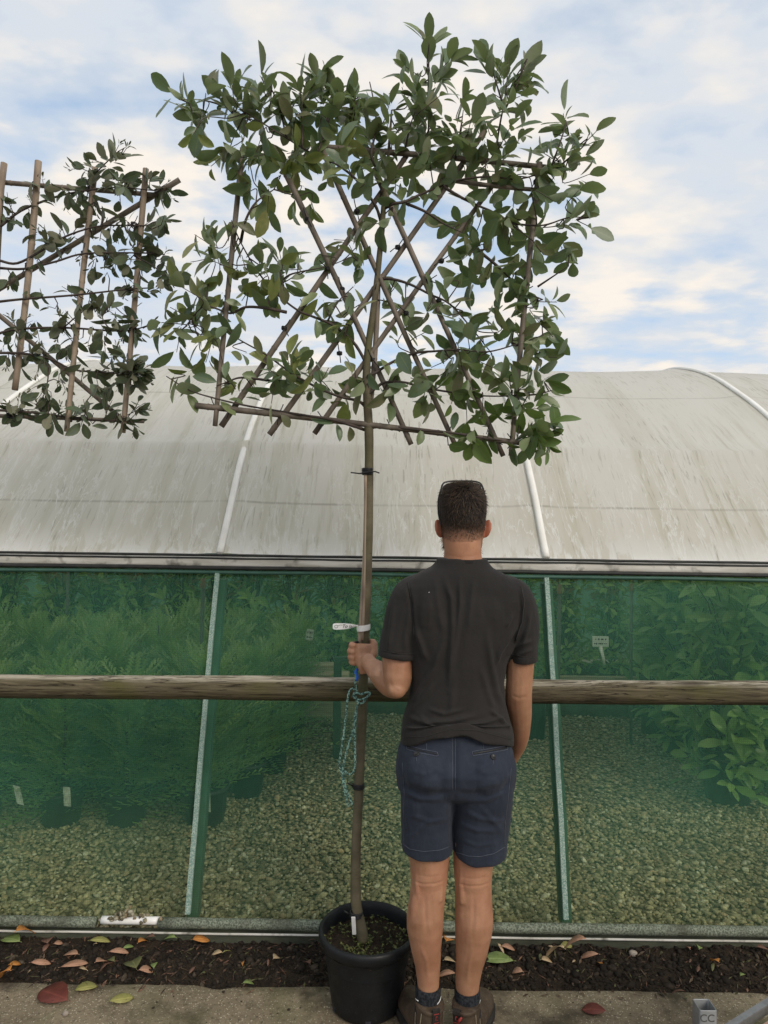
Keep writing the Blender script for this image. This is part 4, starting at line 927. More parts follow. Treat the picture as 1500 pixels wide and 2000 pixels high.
cane(at(720, 905, TY+0.004), at(702, 1262, TY-0.008), 0.0092, M['cane_pale'], tree)
cane(at(714, 925, TY-0.012), at(708, 1250, TY-0.016), 0.0060, M['cane_pale'], tree)
def tie(px, py, r=0.012, tails=True, parent=tree, Y=None, h=0.016, w=1.0):
    mb = MB(); c = at(px, py, Y or TY+0.004)
    for k in range(3):
        mb.tube([c+Vector((math.cos(a)*r*w, math.sin(a)*r*1.5, (k-1)*h/2.6+rnd(-.001, .001))) for a in np.linspace(0, 6.3, 13)], 0.0024, 5, False)
    if tails:
        for s in (-1, 1):
            a = rnd(0.3, 2.6)*s; mb.tube([c+Vector((0, -r, 0)), c+Vector((math.cos(a)*0.018, -r-0.006, math.sin(a)*0.018)), c+Vector((math.cos(a)*rnd(.03, .04), -r-0.01, math.sin(a)*0.04))], 0.0018, 4)
    return mb.build('tie', M['black_tie'], parent)
for x, y in ((423, 797), (452, 800), (545, 810), (634, 820), (766, 837), (873, 850), (963, 858), (1003, 862), (738, 548), (640, 527), (597, 605), (555, 641), (668, 565), (685, 607), (663, 690), (697, 413), (777, 483), (836, 549), (857, 588), (862, 510), (793, 612), (1020, 572), (446, 600), (1004, 778), (1047, 355), (728, 703), (600, 430)): tie(x, y, 0.0085, h=0.008)
mb = MB(); c = at(720, 921, TY)
for k in range(4): mb.tube([c+Vector((math.cos(a)*0.0185-0.004, math.sin(a)*0.02, 0.006*(k-1.5))) for a in np.linspace(0, 6.3, 17)], 0.0036, 6, False)
mb.tube([at(685, 923, TY-0.025), at(703, 925, TY-0.027), at(720, 922, TY-0.026), at(733, 921, TY-0.026), at(741, 924, TY-0.024)], 0.0026, 5); mb.build('tie', M['black_tie'], tree)
for (x, y, r) in ((700.5, 1535, 0.0185), (696, 1785, 0.0205)):
    mb = MB(); c = at(x, y, TYy(y))
    for k in range(3): mb.tube([c+Vector((math.cos(a)*r, math.sin(a)*r, 0.006*(k-1))) for a in np.linspace(0, 6.3, 17)], 0.0036, 6, False)
    s = -1
    mb.tube([c+Vector((-r, -0.004, 0)), c+Vector((-r-0.012, -0.008, 0.008)), c+Vector((-r-0.022, -0.006, 0.013))], 0.0028, 5)
    mb.build('tie', M['black_tie'], tree)
mb = MB(); mb.tube([at(700, 1254, TY-0.02), at(680, 1257, TY-0.03)], 0.0042, 8); mb.build('tie', M['black_tie'], tree)
# white tag round the trunk with handwriting
tg = thing('plant_tag', 'white plastic plant tag looped round the trunk just above the hand', 'plant tag', at(711, 1225, TY))
mb = MB(); c = at(710, 1226, TY-0.003)
for k in range(2): mb.rings([[c+Vector((math.cos(a)*(0.0235+0.001*k), math.sin(a)*0.028, z+(0.003*math.cos(a)))) for a in np.linspace(0, 2*math.pi, 25)[:-1]] for z in (-0.009+0.004*k, 0.011+0.001*k)], False)
mb.build('loop', M['white_plastic'], tg)
p0, p1 = at(699, 1222, TY-0.030), at(650, 1223.5, TY-0.034); ax = (p1-p0).normalized(); upv = Vector((0, 0, 1)); mb = MB()
prof_t = [(0, 0.0012), (0.12, 0.004), (0.3, 0.008), (0.55, 0.0105), (0.85, 0.0115), (0.96, 0.010), (1.0, 0.007)]; vs = []
for t, h in prof_t:
    for z in (-h, h):
        for y in (-0.0006, 0.0006): vs.append(p0.lerp(p1, t)+upv*z+Vector((0, y-0.006*math.sin(t*3), 0)))
fs = []
for i in range(len(prof_t)-1):
    a = i*4; fs += [(a, a+4, a+6, a+2), (a+1, a+3, a+7, a+5), (a, a+1, a+5, a+4), (a+2, a+6, a+7, a+3)]
fs.append((24, 25, 27, 26)); mb.add(vs, fs); mb.build('blade', M['white_plastic'], tg, False)
def text(body, size, pos, axes, m, parent, name='lettering', depth=0.0004, shear=0.0):
    cu = bpy.data.curves.new('t', 'FONT'); cu.body = body; cu.size = size; cu.extrude = depth; cu.align_x = 'CENTER'; cu.align_y = 'CENTER'; cu.shear = shear
    o = bpy.data.objects.new('t', cu); C.objects.link(o); dg = bpy.context.evaluated_depsgraph_get(); me = bpy.data.meshes.new_from_object(o.evaluated_get(dg))
    bpy.data.objects.remove(o); off = parent_loc(parent)
    for v in me.vertices: v.co = pos+axes[0]*v.co.x+axes[1]*v.co.y+axes[2]*v.co.z-off
    me.materials.clear(); me.materials.append(m); return link(name, me, parent)
text("To lam", 0.017, p0.lerp(p1, 0.36)+Vector((0, -0.009, 0)), (Vector((1, 0, 0)), Vector((0, 0, 1)), Vector((0, -1, 0))), M['ink'], tg, shear=0.3)
mb = MB(); cc = p0.lerp(p1, 0.86)+Vector((0, -0.0055, 0)); mb.tube([cc+Vector((0.006*math.cos(a), 0, 0.005*math.sin(a))) for a in np.linspace(0, 6.3, 16)], 0.0006, 4, False)
mb.tube([cc+Vector((0.006, 0, 0.003)), cc+Vector((0.016, 0, 0.006)), cc+Vector((0.022, 0, 0.005))], 0.0005, 4, False); mb.build('scribble', M['ink'], tg)
# green rope
rope = thing('green_rope', 'teal green twisted rope knotted round the trunk with a long loop hanging down', 'rope', at(706, 1358, TY-0.02))
def ropes(px, r=0.0046, Y=None, wig=0.004):
    cp = catmull([at(x, y, TYy(y)-0.03-(dy)) for x, y, dy in px], 8); out = MB()
    for k in range(2):
        pts = []
        for i, p in enumerate(cp):
            a = i*0.95+math.pi*k; pts.append(p+Vector((math.cos(a), math.sin(a), 0.25*math.cos(a)))*r*0.55)
        out.tube(pts, r*0.72, 6)
    return out
def tr(px, py, dx, dy): return (px+dx, py+dy)
mb = ropes([(690, 1360, -.01), (698, 1366, .004), (706, 1366, .008), (716, 1362, .004), (722, 1354, -.01), (715, 1353, .006), (704, 1356, .012), (694, 1352, .006), (692, 1358, .004), (700, 1372, .01), (708, 1373, .01), (714, 1366, .008)]); mb.build('knot', M['rope'], rope)
mb = ropes([(722, 1355, -.01), (716, 1352, -.065), (700, 1354, -.065), (690, 1359, -.01)]); mb.build('trunk_loop', M['rope'], rope)
for pl in ([(696, 1318, .0), (694, 1335, .006), (697, 1350, .008)], [(697, 1350, .006), (688, 1345, .008), (681, 1355, .008), (677, 1385, .006), (673, 1420, .006), (668, 1460, .004), (663, 1490, .004), (668, 1512, .004)],
           [(700, 1372, .008), (694, 1395, .006), (690, 1425, .004), (682, 1450, .004), (674, 1480, .004), (669, 1510, .004), (673, 1540, .004)],
           [(698, 1378, .006), (694, 1410, .006), (693, 1450, .006), (694, 1480, .006), (692, 1505, .006), (682, 1513, .006), (672, 1505, .006)],
           [(672, 1505, .006), (670, 1525, .008), (674, 1545, .006), (677, 1560, .006), (680, 1575, .006)], [(671, 1520, .008), (676, 1540, .01), (684, 1560, .008), (688, 1572, .008)]):
    ropes(pl, 0.0038).build('strand', M['rope'], rope)
mb = ropes([(699, 1306, .0), (695, 1312, .004), (698, 1322, .004), (696, 1330, .002)], 0.005); tag(mb.build('blue_cord', M['blue'], None), 'short bright blue cord beside the trunk above the green knot', 'cord')

# ------------------------------------------------------------------ second espalier at the left edge
LY = 2.70
t2 = thing('espalier_tree', 'grey green espaliered tree on a pale bamboo lattice cut by the left edge', 'espalier tree', (at(-30, 1800, LY).x, LY, 0.2))
tp = [(-125, 1835), (-115, 1600), (-95, 1350), (-70, 1100), (-45, 900), (-16, 760), (-10, 620), (-4, 500), (2, 400), (8, 330)]
cp = catmull([at(x, y, LY) for x, y in tp], 5); mb = MB(); mb.tube(cp, [0.019-0.012*i/len(cp) for i in range(len(cp))], 12); mb.build('trunk', M['bark'], t2)
for (a, b, Y, r) in (((75, 315), (29, 762), LY-0.015, 6.4), ((186, 328), (130, 843), LY-0.015, 5.6), ((285, 330), (240, 845), LY-0.015, 5.8), ((8, 319), (-28, 700), LY-0.02, 6),
                     ((-240, 335), (308, 381), LY+0.012, 5), ((-280, 805), (281, 823), LY+0.012, 4.2), ((351, 351), (-215, 690), LY+0.03, 5.2), ((-180, 470), (238, 818), LY+0.036, 5.0),
                     ((-130, 315), (-180, 840), LY-0.015, 6), ((-215, 310), (-262, 838), LY-0.015, 6)):
    cane(at(*a, Y), at(*b, Y), r/FPX*LY*1.02, M['cane_pale'] if r > 5.5 else M['cane'], t2)
mb_pts = ((70, 330), (22, 745))
br2 = [[(0, 443), (40, 412), (93, 390), (130, 379), (170, 372), (230, 366), (300, 372)], [(-5, 508), (34, 514), (87, 486), (130, 461), (186, 443), (235, 440), (285, 441)], [(-8, 523), (46, 525), (108, 511), (167, 495), (273, 494), (322, 497)],
       [(-10, 590), (46, 584), (149, 576), (248, 565), (301, 562)], [(-15, 655), (34, 643), (124, 640), (217, 646), (260, 644), (291, 635)], [(-15, 689), (50, 691), (102, 703), (143, 722), (198, 727), (248, 731)],
       [(-20, 800), (78, 807), (155, 818), (240, 822)], [(95, 712), (93, 745), (84, 775), (70, 790)], [(180, 345), (205, 320), (228, 298), (245, 288)], [(262, 500), (300, 520), (322, 545), (328, 560)], [(190, 395), (200, 430), (195, 470)],
       [(124, 640), (160, 610), (190, 600)], [(217, 646), (200, 620), (215, 590)], [(245, 730), (262, 715), (280, 705)]]
c2 = MB(); tw2 = MB(); gc = [(0.09, 0.12, 0.10), (0.11, 0.14, 0.115), (0.13, 0.16, 0.13), (0.14, 0.145, 0.12), (0.07, 0.095, 0.08)]
for i, br in enumerate(br2):
    cpb = catmull([at(x, y, LY-0.03+0.015*math.sin(k+i)) for k, (x, y) in enumerate(br)], 5)
    mb = MB(); mb.tube(cpb, [max(0.0014, (0.0055 if i < 7 else 0.003)*(1-0.6*k/len(cpb))) for k in range(len(cpb))], 7); mb.build('branch', M['twig'], t2)
CL2 = """205,300,110,6 228,292,60,7 243,296,60,6 190,315,160,5 165,322,170,5 150,330,190,4 185,345,200,6 215,350,0,7 240,352,0,7 262,352,30,6 172,365,250,5 140,372,200,5 112,368,160,4 95,380,120,5 130,395,270,5 150,385,290,4 185,402,280,5 170,410,260,4 215,358,180,7 255,362,270,5 298,345,60,7 320,362,20,6 330,378,300,5 312,372,200,5 235,392,280,3
85,360,100,4 15,385,100,4 20,410,60,5 28,425,280,4 55,420,250,4 60,395,120,4 5,430,200,4
125,455,110,6 110,468,160,5 95,460,120,5 78,455,130,4 150,445,60,5 175,440,100,6 200,445,60,5 215,452,270,5 230,455,260,5 250,452,280,5 268,440,60,5 240,425,140,4 290,435,40,5 318,430,60,4 322,450,270,5 300,455,250,4 85,480,250,4 110,485,0,4
75,520,280,4 20,545,270,4 165,505,180,5 190,500,200,5 180,520,260,5 210,500,60,6 225,520,270,5 205,540,250,5 240,495,60,6 255,510,270,5 270,480,60,6 285,485,20,6 305,490,0,6 290,500,270,5 318,500,60,5 325,530,270,6 315,545,250,5 335,545,280,5 345,535,0,4 270,540,250,4 245,535,250,4 225,490,100,5
60,580,0,3 130,565,150,3 175,580,280,5 245,570,250,5 265,565,270,5 295,568,0,5 160,600,120,4 190,595,90,5 205,610,60,5 180,612,250,5 215,600,60,5 225,625,270,5 245,610,120,5 255,630,200,5 270,650,300,5 288,635,30,5 240,650,270,5 200,655,280,4 175,660,250,4 150,655,120,4 135,615,130,5 120,630,100,4 115,655,250,5 140,675,270,5 130,685,280,4 100,600,160,3 205,680,280,5 225,685,60,4 210,700,200,4 25,625,120,4 50,625,60,5 30,660,270,5 10,670,250,4 55,650,270,4 75,655,280,4
70,680,60,5 85,690,280,6 60,700,250,5 100,690,0,4 15,705,270,5 35,720,260,4 75,720,250,4 115,740,280,4 125,755,300,5 70,755,200,4 80,770,250,5 100,775,280,4 95,790,270,4 165,725,200,4 160,735,270,4 190,745,280,4 205,730,200,5
235,715,150,8 250,700,90,8 265,712,60,8 245,730,250,9 262,740,280,9 235,745,250,8 280,720,30,7 285,735,300,6 255,755,270,8 275,755,290,6 240,695,120,6 225,730,190,7
20,800,120,5 35,790,90,5 30,815,270,5 45,805,280,5 60,800,0,4 95,825,250,5 105,820,280,5 80,800,120,4 115,805,60,4 150,800,60,5 165,790,100,5 175,800,0,4 160,825,270,5 180,815,60,4 205,775,90,5 215,790,60,4 225,820,250,5 240,830,280,6 255,825,300,5 265,800,90,5 270,785,60,5 278,800,0,4 262,835,270,4"""
S2 = np.array([p[:] for i, br in enumerate(br2) for p in catmull([at(x, y, LY-0.03) for x, y in br], 5)])
for s_ in CL2.split():
    x, y, ang, n = (float(q) for q in s_.split(',')); a = R(ang); c = at(x, y, LY-0.02+random.gauss(0, 0.04)); d = Vector((math.cos(a), rnd(-0.5, 0.3), math.sin(a))).normalized()
    rosette(c2, c, d, max(3, int(n)-1), 0.066, 0.50, gc, spread=(25, 80), along=0.06, curl=(-0.05, 0.35), fold=(0.05, 0.4), face=0.6)
    if random.random() < 0.5: rosette(c2, c+d*0.03, d, 5, 0.022, 0.3, [(0.11, 0.11, 0.075), (0.09, 0.095, 0.065)], spread=(10, 60), along=0.02)
    b = Vector(S2[int(np.argmin(np.linalg.norm(S2-np.array(c), axis=1)))]); tw2.tube([b, b*0.5+(c-d*0.05)*0.5, c-d*0.02, c+d*0.02], [0.0024, 0.002, 0.0016, 0.001], 5, False)
for i in range(46):
    x, y = rnd(-280, -15), rnd(330, 820); a = rnd(0, 6.28); rosette(c2, at(x, y, LY), Vector((math.cos(a), rnd(-.4, .4), math.sin(a))), 6, 0.055, 0.42, gc, along=0.06)
c2.build('crown', M['grey_leaf'], t2); tag(tw2.build('twigs', M['twig'], t2), kind='stuff')
for x, y in ((70, 362), (176, 372), (281, 378), (20, 812), (134, 819), (242, 822), (165, 497), (268, 495), (152, 577), (254, 566), (145, 640), (258, 645), (56, 520), (262, 440)): tie(x, y, 0.011, True, t2, LY-0.005)
p2 = Vector((at(-125, 1835, LY).x, 2.60, 0)); pot2 = thing('plant_pot', 'black plastic nursery pot of the tree at the left edge', 'plant pot', p2)
b_ = MB(); b_.lathe(p2, [(0.11, 0), (0.118, 0.01), (0.145, 0.222), (0.162, 0.224), (0.166, 0.25), (0.15, 0.258), (0.14, 0.2), (0.001, 0.2)], 40); b_.build('pot_wall', M['pot'], pot2)
# ------------------------------------------------------------------ the man
MY = 2.20
man = thing('person', 'man seen from behind in charcoal t-shirt and navy shorts holding the tree trunk', 'person', (at(888, 1990, MY).x, MY, 0))
MXY = FPX/MY
def H(px, py, dy=0.0): return at(px, py, MY+dy)
def hring(px, py, hw, hd, dy=0.0, n=28, pw=2.0, back=1.0):
    """horizontal ring: half width in photo pixels at the man's depth, half depth in metres"""
    c = at(px, py, MY+dy); out = []
    for k in range(n):
        a = 2*math.pi*k/n; ca, sa = math.cos(a), math.sin(a)
        x = math.copysign(abs(ca)**(2/pw), ca); y = math.copysign(abs(sa)**(2/pw), sa)
        out.append(c+Vector((x*hw/MXY, y*hd*(back if y < 0 else 1.0), 0)))
    return out
def fuse(name, mb, voxel, sm, m, parent, disp=None, post=None, col=None):
    me = mb.mesh('tmp'); o = bpy.data.objects.new('tmp', me); C.objects.link(o)
    md = o.modifiers.new('r', 'REMESH'); md.mode = 'VOXEL'; md.voxel_size = voxel
    ms = o.modifiers.new('s', 'SMOOTH'); ms.factor = 0.5; ms.iterations = sm
    dg = bpy.context.evaluated_depsgraph_get(); out = bpy.data.meshes.new_from_object(o.evaluated_get(dg))
    bpy.data.objects.remove(o)
    n = len(out.vertices); co = np.zeros(n*3); out.vertices.foreach_get('co', co); co = co.reshape(-1, 3)
    if disp is not None:
        nr = np.zeros(n*3); out.vertices.foreach_get('normal', nr); nr = nr.reshape(-1, 3); co = disp(co, nr)
    if post is not None: co = post(co)
    for a in list(out.color_attributes): out.color_attributes.remove(a)
    a = out.color_attributes.new('col', 'FLOAT_COLOR', 'POINT')
    cc = np.ones((n, 4), dtype=np.float32)
    if col is not None: cc[:, :3] = col(co)
    a.data.foreach_set('color', cc.ravel())
    off = parent_loc(parent); out.vertices.foreach_set('co', (co-np.array(off)).ravel()); out.update()
    out.polygons.foreach_set('use_smooth', [True]*len(out.polygons)); out.materials.clear(); out.materials.append(m)
    return link(name, out, parent)
RT, UPv, FWv, CAMv = (np.array(q[:]) for q in (rt, up, fw, CAM))
def projn(co):
    q = co-CAMv; k = q@FWv
    return np.stack([750+FPX*(q@RT)/k, 1000-FPX*(q@UPv)/k], 1)
def polydist(p, line):
    """distance (px), side sign and position along a polyline"""
    best = np.full(len(p), 1e9); sg = np.zeros(len(p)); pos = np.zeros(len(p)); n = len(line)-1
    for i in range(n):
        a, b = np.array(line[i], float), np.array(line[i+1], float); ab = b-a; L2 = ab@ab
        t = np.clip(((p-a)@ab)/L2, 0, 1); q = p-(a+t[:, None]*ab); d = np.hypot(q[:, 0], q[:, 1])
        s = ab[0]*q[:, 1]-ab[1]*q[:, 0]; w = d < best
        best[w] = d[w]; sg[w] = np.sign(s[w]); pos[w] = (i+t[w])/n
    return best, sg, pos
def folder(lines, noise_amp=0.002, nscale=9, gain=1.55):
    """cloth folds: (polyline in picture px, height m, half width px); ridges > 0, creases < 0"""
    def f(co, nr):
        p = projn(co); d = np.zeros(len(co)); back = np.clip(-nr[:, 1]*1.6+0.15, 0, 1)
        for ln, amp, w in lines:
            dist, sg, pos = polydist(p, ln); env = np.clip(np.sin(np.pi*np.clip(pos, 0.03, 0.97))*1.6, 0, 1)
            w = w*0.8; d += gain*amp*np.exp(-(dist/w)**2)*env-0.5*amp*np.exp(-(dist/(2.6*w))**2)*env
        nz = np.array([mnoise.noise((c[0]*nscale, c[1]*nscale, c[2]*nscale*0.6))+0.5*mnoise.noise((c[0]*nscale*2.6, c[1]*nscale*2.6, c[2]*nscale*1.8)) for c in co])
        return co+nr*(d*back+noise_amp*nz)[:, None]
    return f

# ---- body (one continuous skin: head, neck, arms, hand, legs; trunk of the body under the clothes)
b = MB()
hd = [(903, 948, 14, .030, .005), (903, 953, 27, .055, .002), (903, 963, 35, .078, .0), (903, 980, 40.5, .091, .0), (903, 1000, 42.5, .096, .0), (903, 1022, 42, .095, .002), (903, 1042, 40.5, .087, .010),
      (903, 1060, 39.5, .074, .022), (904, 1078, 35, .060, .036), (904, 1094, 26, .042, .052), (904, 1101, 12, .02, .06)]
b.rings([hring(x, y, w, d, dy+0.022, 30, 2.15) for x, y, w, d, dy in hd])
nk = [(903, 1030, 34, .050, -.012), (903.5, 1062, 35.5, .056, -.012), (904, 1085, 36, .058, -.010), (904, 1105, 41, .062, -.008), (903, 1128, 42, .062, -.004), (901, 1175, 80, .078, 0), (897, 1300, 80, .095, 0), (893, 1420, 88, .10, 0), (890, 1500, 88, .10, 0), (889, 1530, 70, .08, 0)]
b.rings([hring(x, y, w, d, dy, 30, 2.2) for x, y, w, d, dy in nk])
# face: brow, nose, chin, lips (turned away from the camera)
fy = MY+0.022
b.ell(at(903, 1012, fy+.078), (.055, .022, .012)); b.tube([at(903, 1018, fy+.090), at(903, 1036, fy+.104), at(903, 1046, fy+.110), at(903, 1050, fy+.098)], [.008, .010, .014, .010], 10)
b.ell(at(903, 1084, fy+.088), (.022, .018, .016)); b.ell(at(903, 1064, fy+.092), (.024, .010, .006)); b.ell(at(903, 1070, fy+.090), (.022, .010, .007))
# ears
for s, (ex, ey, ex2, ey2) in ((-1, (857, 1015, 863, 1049)), (1, (951, 1015, 944, 1049))):
    top, bot = at(ex, ey, MY+.024), at(ex2, ey2, MY+.022); c = (top+bot)*0.5; up_ = (top-bot).normalized(); side = Vector((s*0.80, -0.6, 0)).normalized(); side = (side-up_*side.dot(up_)).normalized()
    thick = up_.cross(side); b.ell(c+side*0.006, (.018, .007, .032), (side, thick, up_), 14, 12)
    b.tube([top*0.85+bot*0.15+side*.010, top+side*.006, top*0.7+bot*0.3+side*.017, top*0.35+bot*0.65+side*.013, bot+side*.004], [.004, .0055, .0055, .005, .006], 8)
# left arm: shoulder, elbow, wrist
def limb(pts, n=5, sides=16, pw=None):
    c = catmull([p for p, a, bb in pts], n); ra = lerp_list([a for p, a, bb in pts], n); rb_ = lerp_list([bb for p, a, bb in pts], n)
    b.tube(c, ra, sides, True, ref=(0, 1, 0), ry=rb_)
elbow = at(777, 1336, 2.165); wrist = at(726, 1302, 2.355)
limb([(H(820, 1165), .050, .050), (H(798, 1190), .056, .056), (H(781, 1240, -.005), .054, .056), (H(777, 1290, -.015), .050, .053), (H(777, 1325, -.025), .047, .049), (at(775, 1350, 2.165), .034, .036)])
b.tube(catmull([at(778, 1342, 2.165), at(766, 1335, 2.205), at(752, 1324, 2.26), at(738, 1312, 2.315), at(726, 1301, 2.355), at(716, 1288, 2.385)], 4), lerp_list([.038, .047, .045, .038, .030, .028], 4), 16, True, ry=lerp_list([.036, .046, .044, .036, .026, .025], 4))
b.ell(at(775, 1348, 2.150), (.030, .028, .026))
# left hand closed round the trunk: back of the hand towards the camera
HT = TYy(1275); tc_ = at(709.5, 1275, HT-0.004)
def hp(dx, dy, dz): return tc_+Vector((dx, dy, dz))
b.rings([[hp(x*0.92, y, z) for x, y in q] for z, q in (
  (-0.050, [(-.016, -.036), (.0, -.043), (.020, -.042), (.030, -.032), (.024, -.022), (-.012, -.022)]),
  (-0.030, [(-.028, -.036), (-.008, -.049), (.018, -.049), (.033, -.036), (.028, -.022), (-.022, -.022)]),
  (0.0, [(-.035, -.030), (-.014, -.050), (.014, -.051), (.035, -.036), (.032, -.020), (-.028, -.020)]),
  (0.025, [(-.035, -.028), (-.016, -.047), (.012, -.048), (.033, -.034), (.031, -.018), (-.028, -.018)]),
  (0.037, [(-.030, -.028), (-.014, -.040), (.010, -.041), (.028, -.032), (.026, -.018), (-.024, -.020)]))])
b.tube([hp(.014, -.036, -.060), hp(.006, -.040, -.03), hp(0, -.038, 0)], [.026, .027, .022], 12)
fingers = [(0.032, .0100, .0), (0.010, .0105, -.0035), (-0.011, .0100, -.002), (-0.030, .0088, .001)]
for i, (z, r, o) in enumerate(fingers):
    k = hp(-.026, -.040, z-.002)
    cp = catmull([k, hp(-.041+o, -.026, z), hp(-.0405+o, -.004, z-.001), hp(-.033, .020, z-.003), hp(-.012, .029, z-.004), hp(.008, .027, z-.006+.002*i)], 4)
    b.tube(cp, lerp_list([r*1.02, r*1.18, r, r*.98, r*.9, r*.72], 4), 10)
    b.ell(hp(-.036+o, -.034, z), (r*1.18, r*1.1, r*1.02))
cp = catmull([hp(.024, -.038, -.022), hp(.037, -.030, .004), hp(.0385, -.014, .028), hp(.034, .006, .038), hp(.020, .026, .034), hp(.004, .030, .028)], 4)
b.tube(cp, lerp_list([.017, .0155, .0145, .012, .0115, .009], 4), 10)
# right arm hanging, hand resting on the front of the thigh
limb([(H(990, 1165), .048, .048), (H(1008, 1190), .053, .053), (H(1018, 1240, -.005), .050, .055), (H(1016, 1295, -.01), .0445, .050), (H(1014, 1335, -.008), .0425, .046), (H(1013, 1365, .005), .0435, .044), (H(1015, 1400, .035), .0385, .038), (H(1015, 1440, .075), .030, .030), (H(1006, 1468, .118), .0245, .024), (H(992, 1490, .150), .0235, .020)])
hr = at(976, 1510, MY+.170)
b.tube([at(992, 1489, MY+.150), at(984, 1503, MY+.163), at(975, 1522, MY+.170)], [.022, .028, .026], 12, ry=[.018, .016, .014], ref=(0, 1, 0))
for i in range(4):
    st = hr+Vector((-.030+.019*i, .006, -.030)); L = (.062, .072, .068, .054)[i]
    b.tube(catmull([st, st+Vector((-.004, .006, -L*.45)), st+Vector((-.008, .002, -L*.8)), st+Vector((-.010, -.008, -L))], 3), lerp_list([.0095, .009, .0085, .007], 3), 8)
b.tube(catmull([hr+Vector((-.022, .004, .006)), hr+Vector((-.040, .012, -.018)), hr+Vector((-.046, .010, -.045))], 3), lerp_list([.013, .011, .008], 3), 8)
# legs
for s, L in ((-1, [(836, 1600, 40, .07, 0), (837, 1640, 43, .072, 0), (838.5, 1690, 37.5, .062, .002), (838, 1724, 34.5, .056, .004), (835, 1750, 34.5, .058, .0), (830.5, 1785, 35.8, .061, -.006), (830, 1815, 34.5, .058, -.006), (832, 1850, 29.5, .050, 0), (835, 1885, 24.5, .042, .006), (836.5, 1915, 21.5, .038, .01), (836, 1945, 20.5, .036, .010), (836, 1962, 18, .03, .012)]),
             (1, [(932, 1600, 40, .07, 0), (929, 1640, 43, .072, 0), (924, 1690, 37.5, .062, .002), (924, 1728, 35.5, .057, .004), (925, 1755, 35.5, .059, .0), (926, 1792, 36.5, .062, -.006), (925, 1822, 35, .059, -.006), (921, 1858, 30.5, .051, 0), (916, 1892, 25.5, .043, .006), (912.5, 1922, 23, .039, .01), (912, 1950, 21.5, .036, .010), (912, 1966, 19, .03, .012)])):
    rows = []
    for x, y, w, d, dy in L: rows.append(hring(x, y, w, d, dy-0.01, 24, 2.0))
    b.rings(rows)
    # hamstring tendons and calf split
    x0, y0 = L[3][0], L[3][1]
    for t in (-1, 1): b.tube([H(x0+t*20, y0-40, -.045), H(x0+t*23, y0, -.043), H(x0+t*19, y0+35, -.046)], [.012, .010, .014], 8)
    for t, dx in ((-1, -15), (1, 14)): b.ell(H(L[5][0]+dx, L[5][1]-2, -.040), (.027, .022, .075))
def skincol(co):
    p = projn(co); c = np.ones((len(co), 3))
    ear = ((np.abs(p[:, 0]-904) > 41) & (p[:, 1] > 1008) & (p[:, 1] < 1056) & (co[:, 1] < MY+.06))
    c[ear] = (1.05, 0.72, 0.72)
    kb = np.exp(-((p[:, 1]-1722)/26)**2)*(p[:, 1] > 1600); c *= 1+0.20*kb[:, None]*np.array([1.0, 1.12, 1.3])
    nkk = (p[:, 1] > 1040) & (p[:, 1] < 1110) & (np.abs(p[:, 0]-904) < 60); c[nkk] *= (0.98, 0.90, 0.86)
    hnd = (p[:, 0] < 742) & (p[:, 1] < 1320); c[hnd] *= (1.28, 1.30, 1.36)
    return c
lcr = folder([([(806, 1720), (825, 1727), (850, 1726), (871, 1719)], -.0028, 3), ([(890, 1724), (915, 1731), (940, 1730), (959, 1722)], -.0028, 3), ([(812, 1708), (838, 1713), (866, 1708)], -.0014, 3), ([(895, 1712), (925, 1717), (956, 1711)], -.0014, 3),
 ([(829, 1745), (831, 1790), (834, 1830)], -.003, 5), ([(926, 1750), (925, 1795), (921, 1835)], -.003, 5), ([(822, 1850), (833, 1880), (836, 1915)], .003, 5), ([(926, 1850), (915, 1885), (912, 1920)], .003, 5),
 ([(1000, 1358), (1014, 1364), (1030, 1360)], -.002, 4), ([(760, 1330), (768, 1345), (785, 1352)], -.0015, 4), ([(870, 1084), (903, 1089), (936, 1084)], -.0012, 3)], 0.0, 9, 1.0)
def skindisp(co, nr):
    nz = np.array([mnoise.noise((c[0]*22, c[1]*22, c[2]*14)) for c in co]); co = co+nr*(0.0012*nz)[:, None]; return lcr(co, nr)
body = fuse('body', b, 0.0038, 5, M['skin'], man, skindisp, None, skincol)
BV = np.zeros(len(body.data.vertices)*3); body.data.vertices.foreach_get('co', BV); BV = BV.reshape(-1, 3)+np.array(parent_loc(man))
for s in (-1, 1):
    mb = MB(); mb.ell(at(903+s*18, 1024, fy+.080), (.012, .012, .012)); mb.build('eye', M['eye'], man)
# ---- hair: cap plus short strands
bn = np.zeros(len(BV)*3); body.data.vertices.foreach_get('normal', bn); bn = bn.reshape(-1, 3); bp = projn(BV)
def hairline(x, y):                                  # picture row where the hair ends; y = depth
    u = abs(x-904)/44.0
    return 1058-14*u**3
polys = np.array([list(p.vertices)[:4] if len(p.vertices) >= 4 else list(p.vertices)+[p.vertices[-1]] for p in body.data.polygons])
pc = BV[polys].mean(1); pn = bn[polys].mean(1); pp = projn(pc)
ear_zone = (np.abs(pp[:, 0]-904) > 42) & (pp[:, 1] > 1012)
front = pc[:, 1]-(MY+.022)
hl = np.array([hairline(x, 0) for x in pp[:, 0]])
face_cut = np.where(front > 0.045, 975, np.where(front > 0.0, 1040, 1e9))
scalp = (pp[:, 1] < hl) & (pp[:, 1] > 900) & (pp[:, 0] > 845) & (pp[:, 0] < 962) & (~ear_zone) & (pp[:, 1] < face_cut) & (pc[:, 2] > 1.5)
beard = (front > 0.028) & (pp[:, 1] > 1046) & (pp[:, 1] < 1104) & (pc[:, 2] > 1.45) & (np.abs(pp[:, 0]-904) < 60)
hm = MB(); mp_ = {}
fs = []
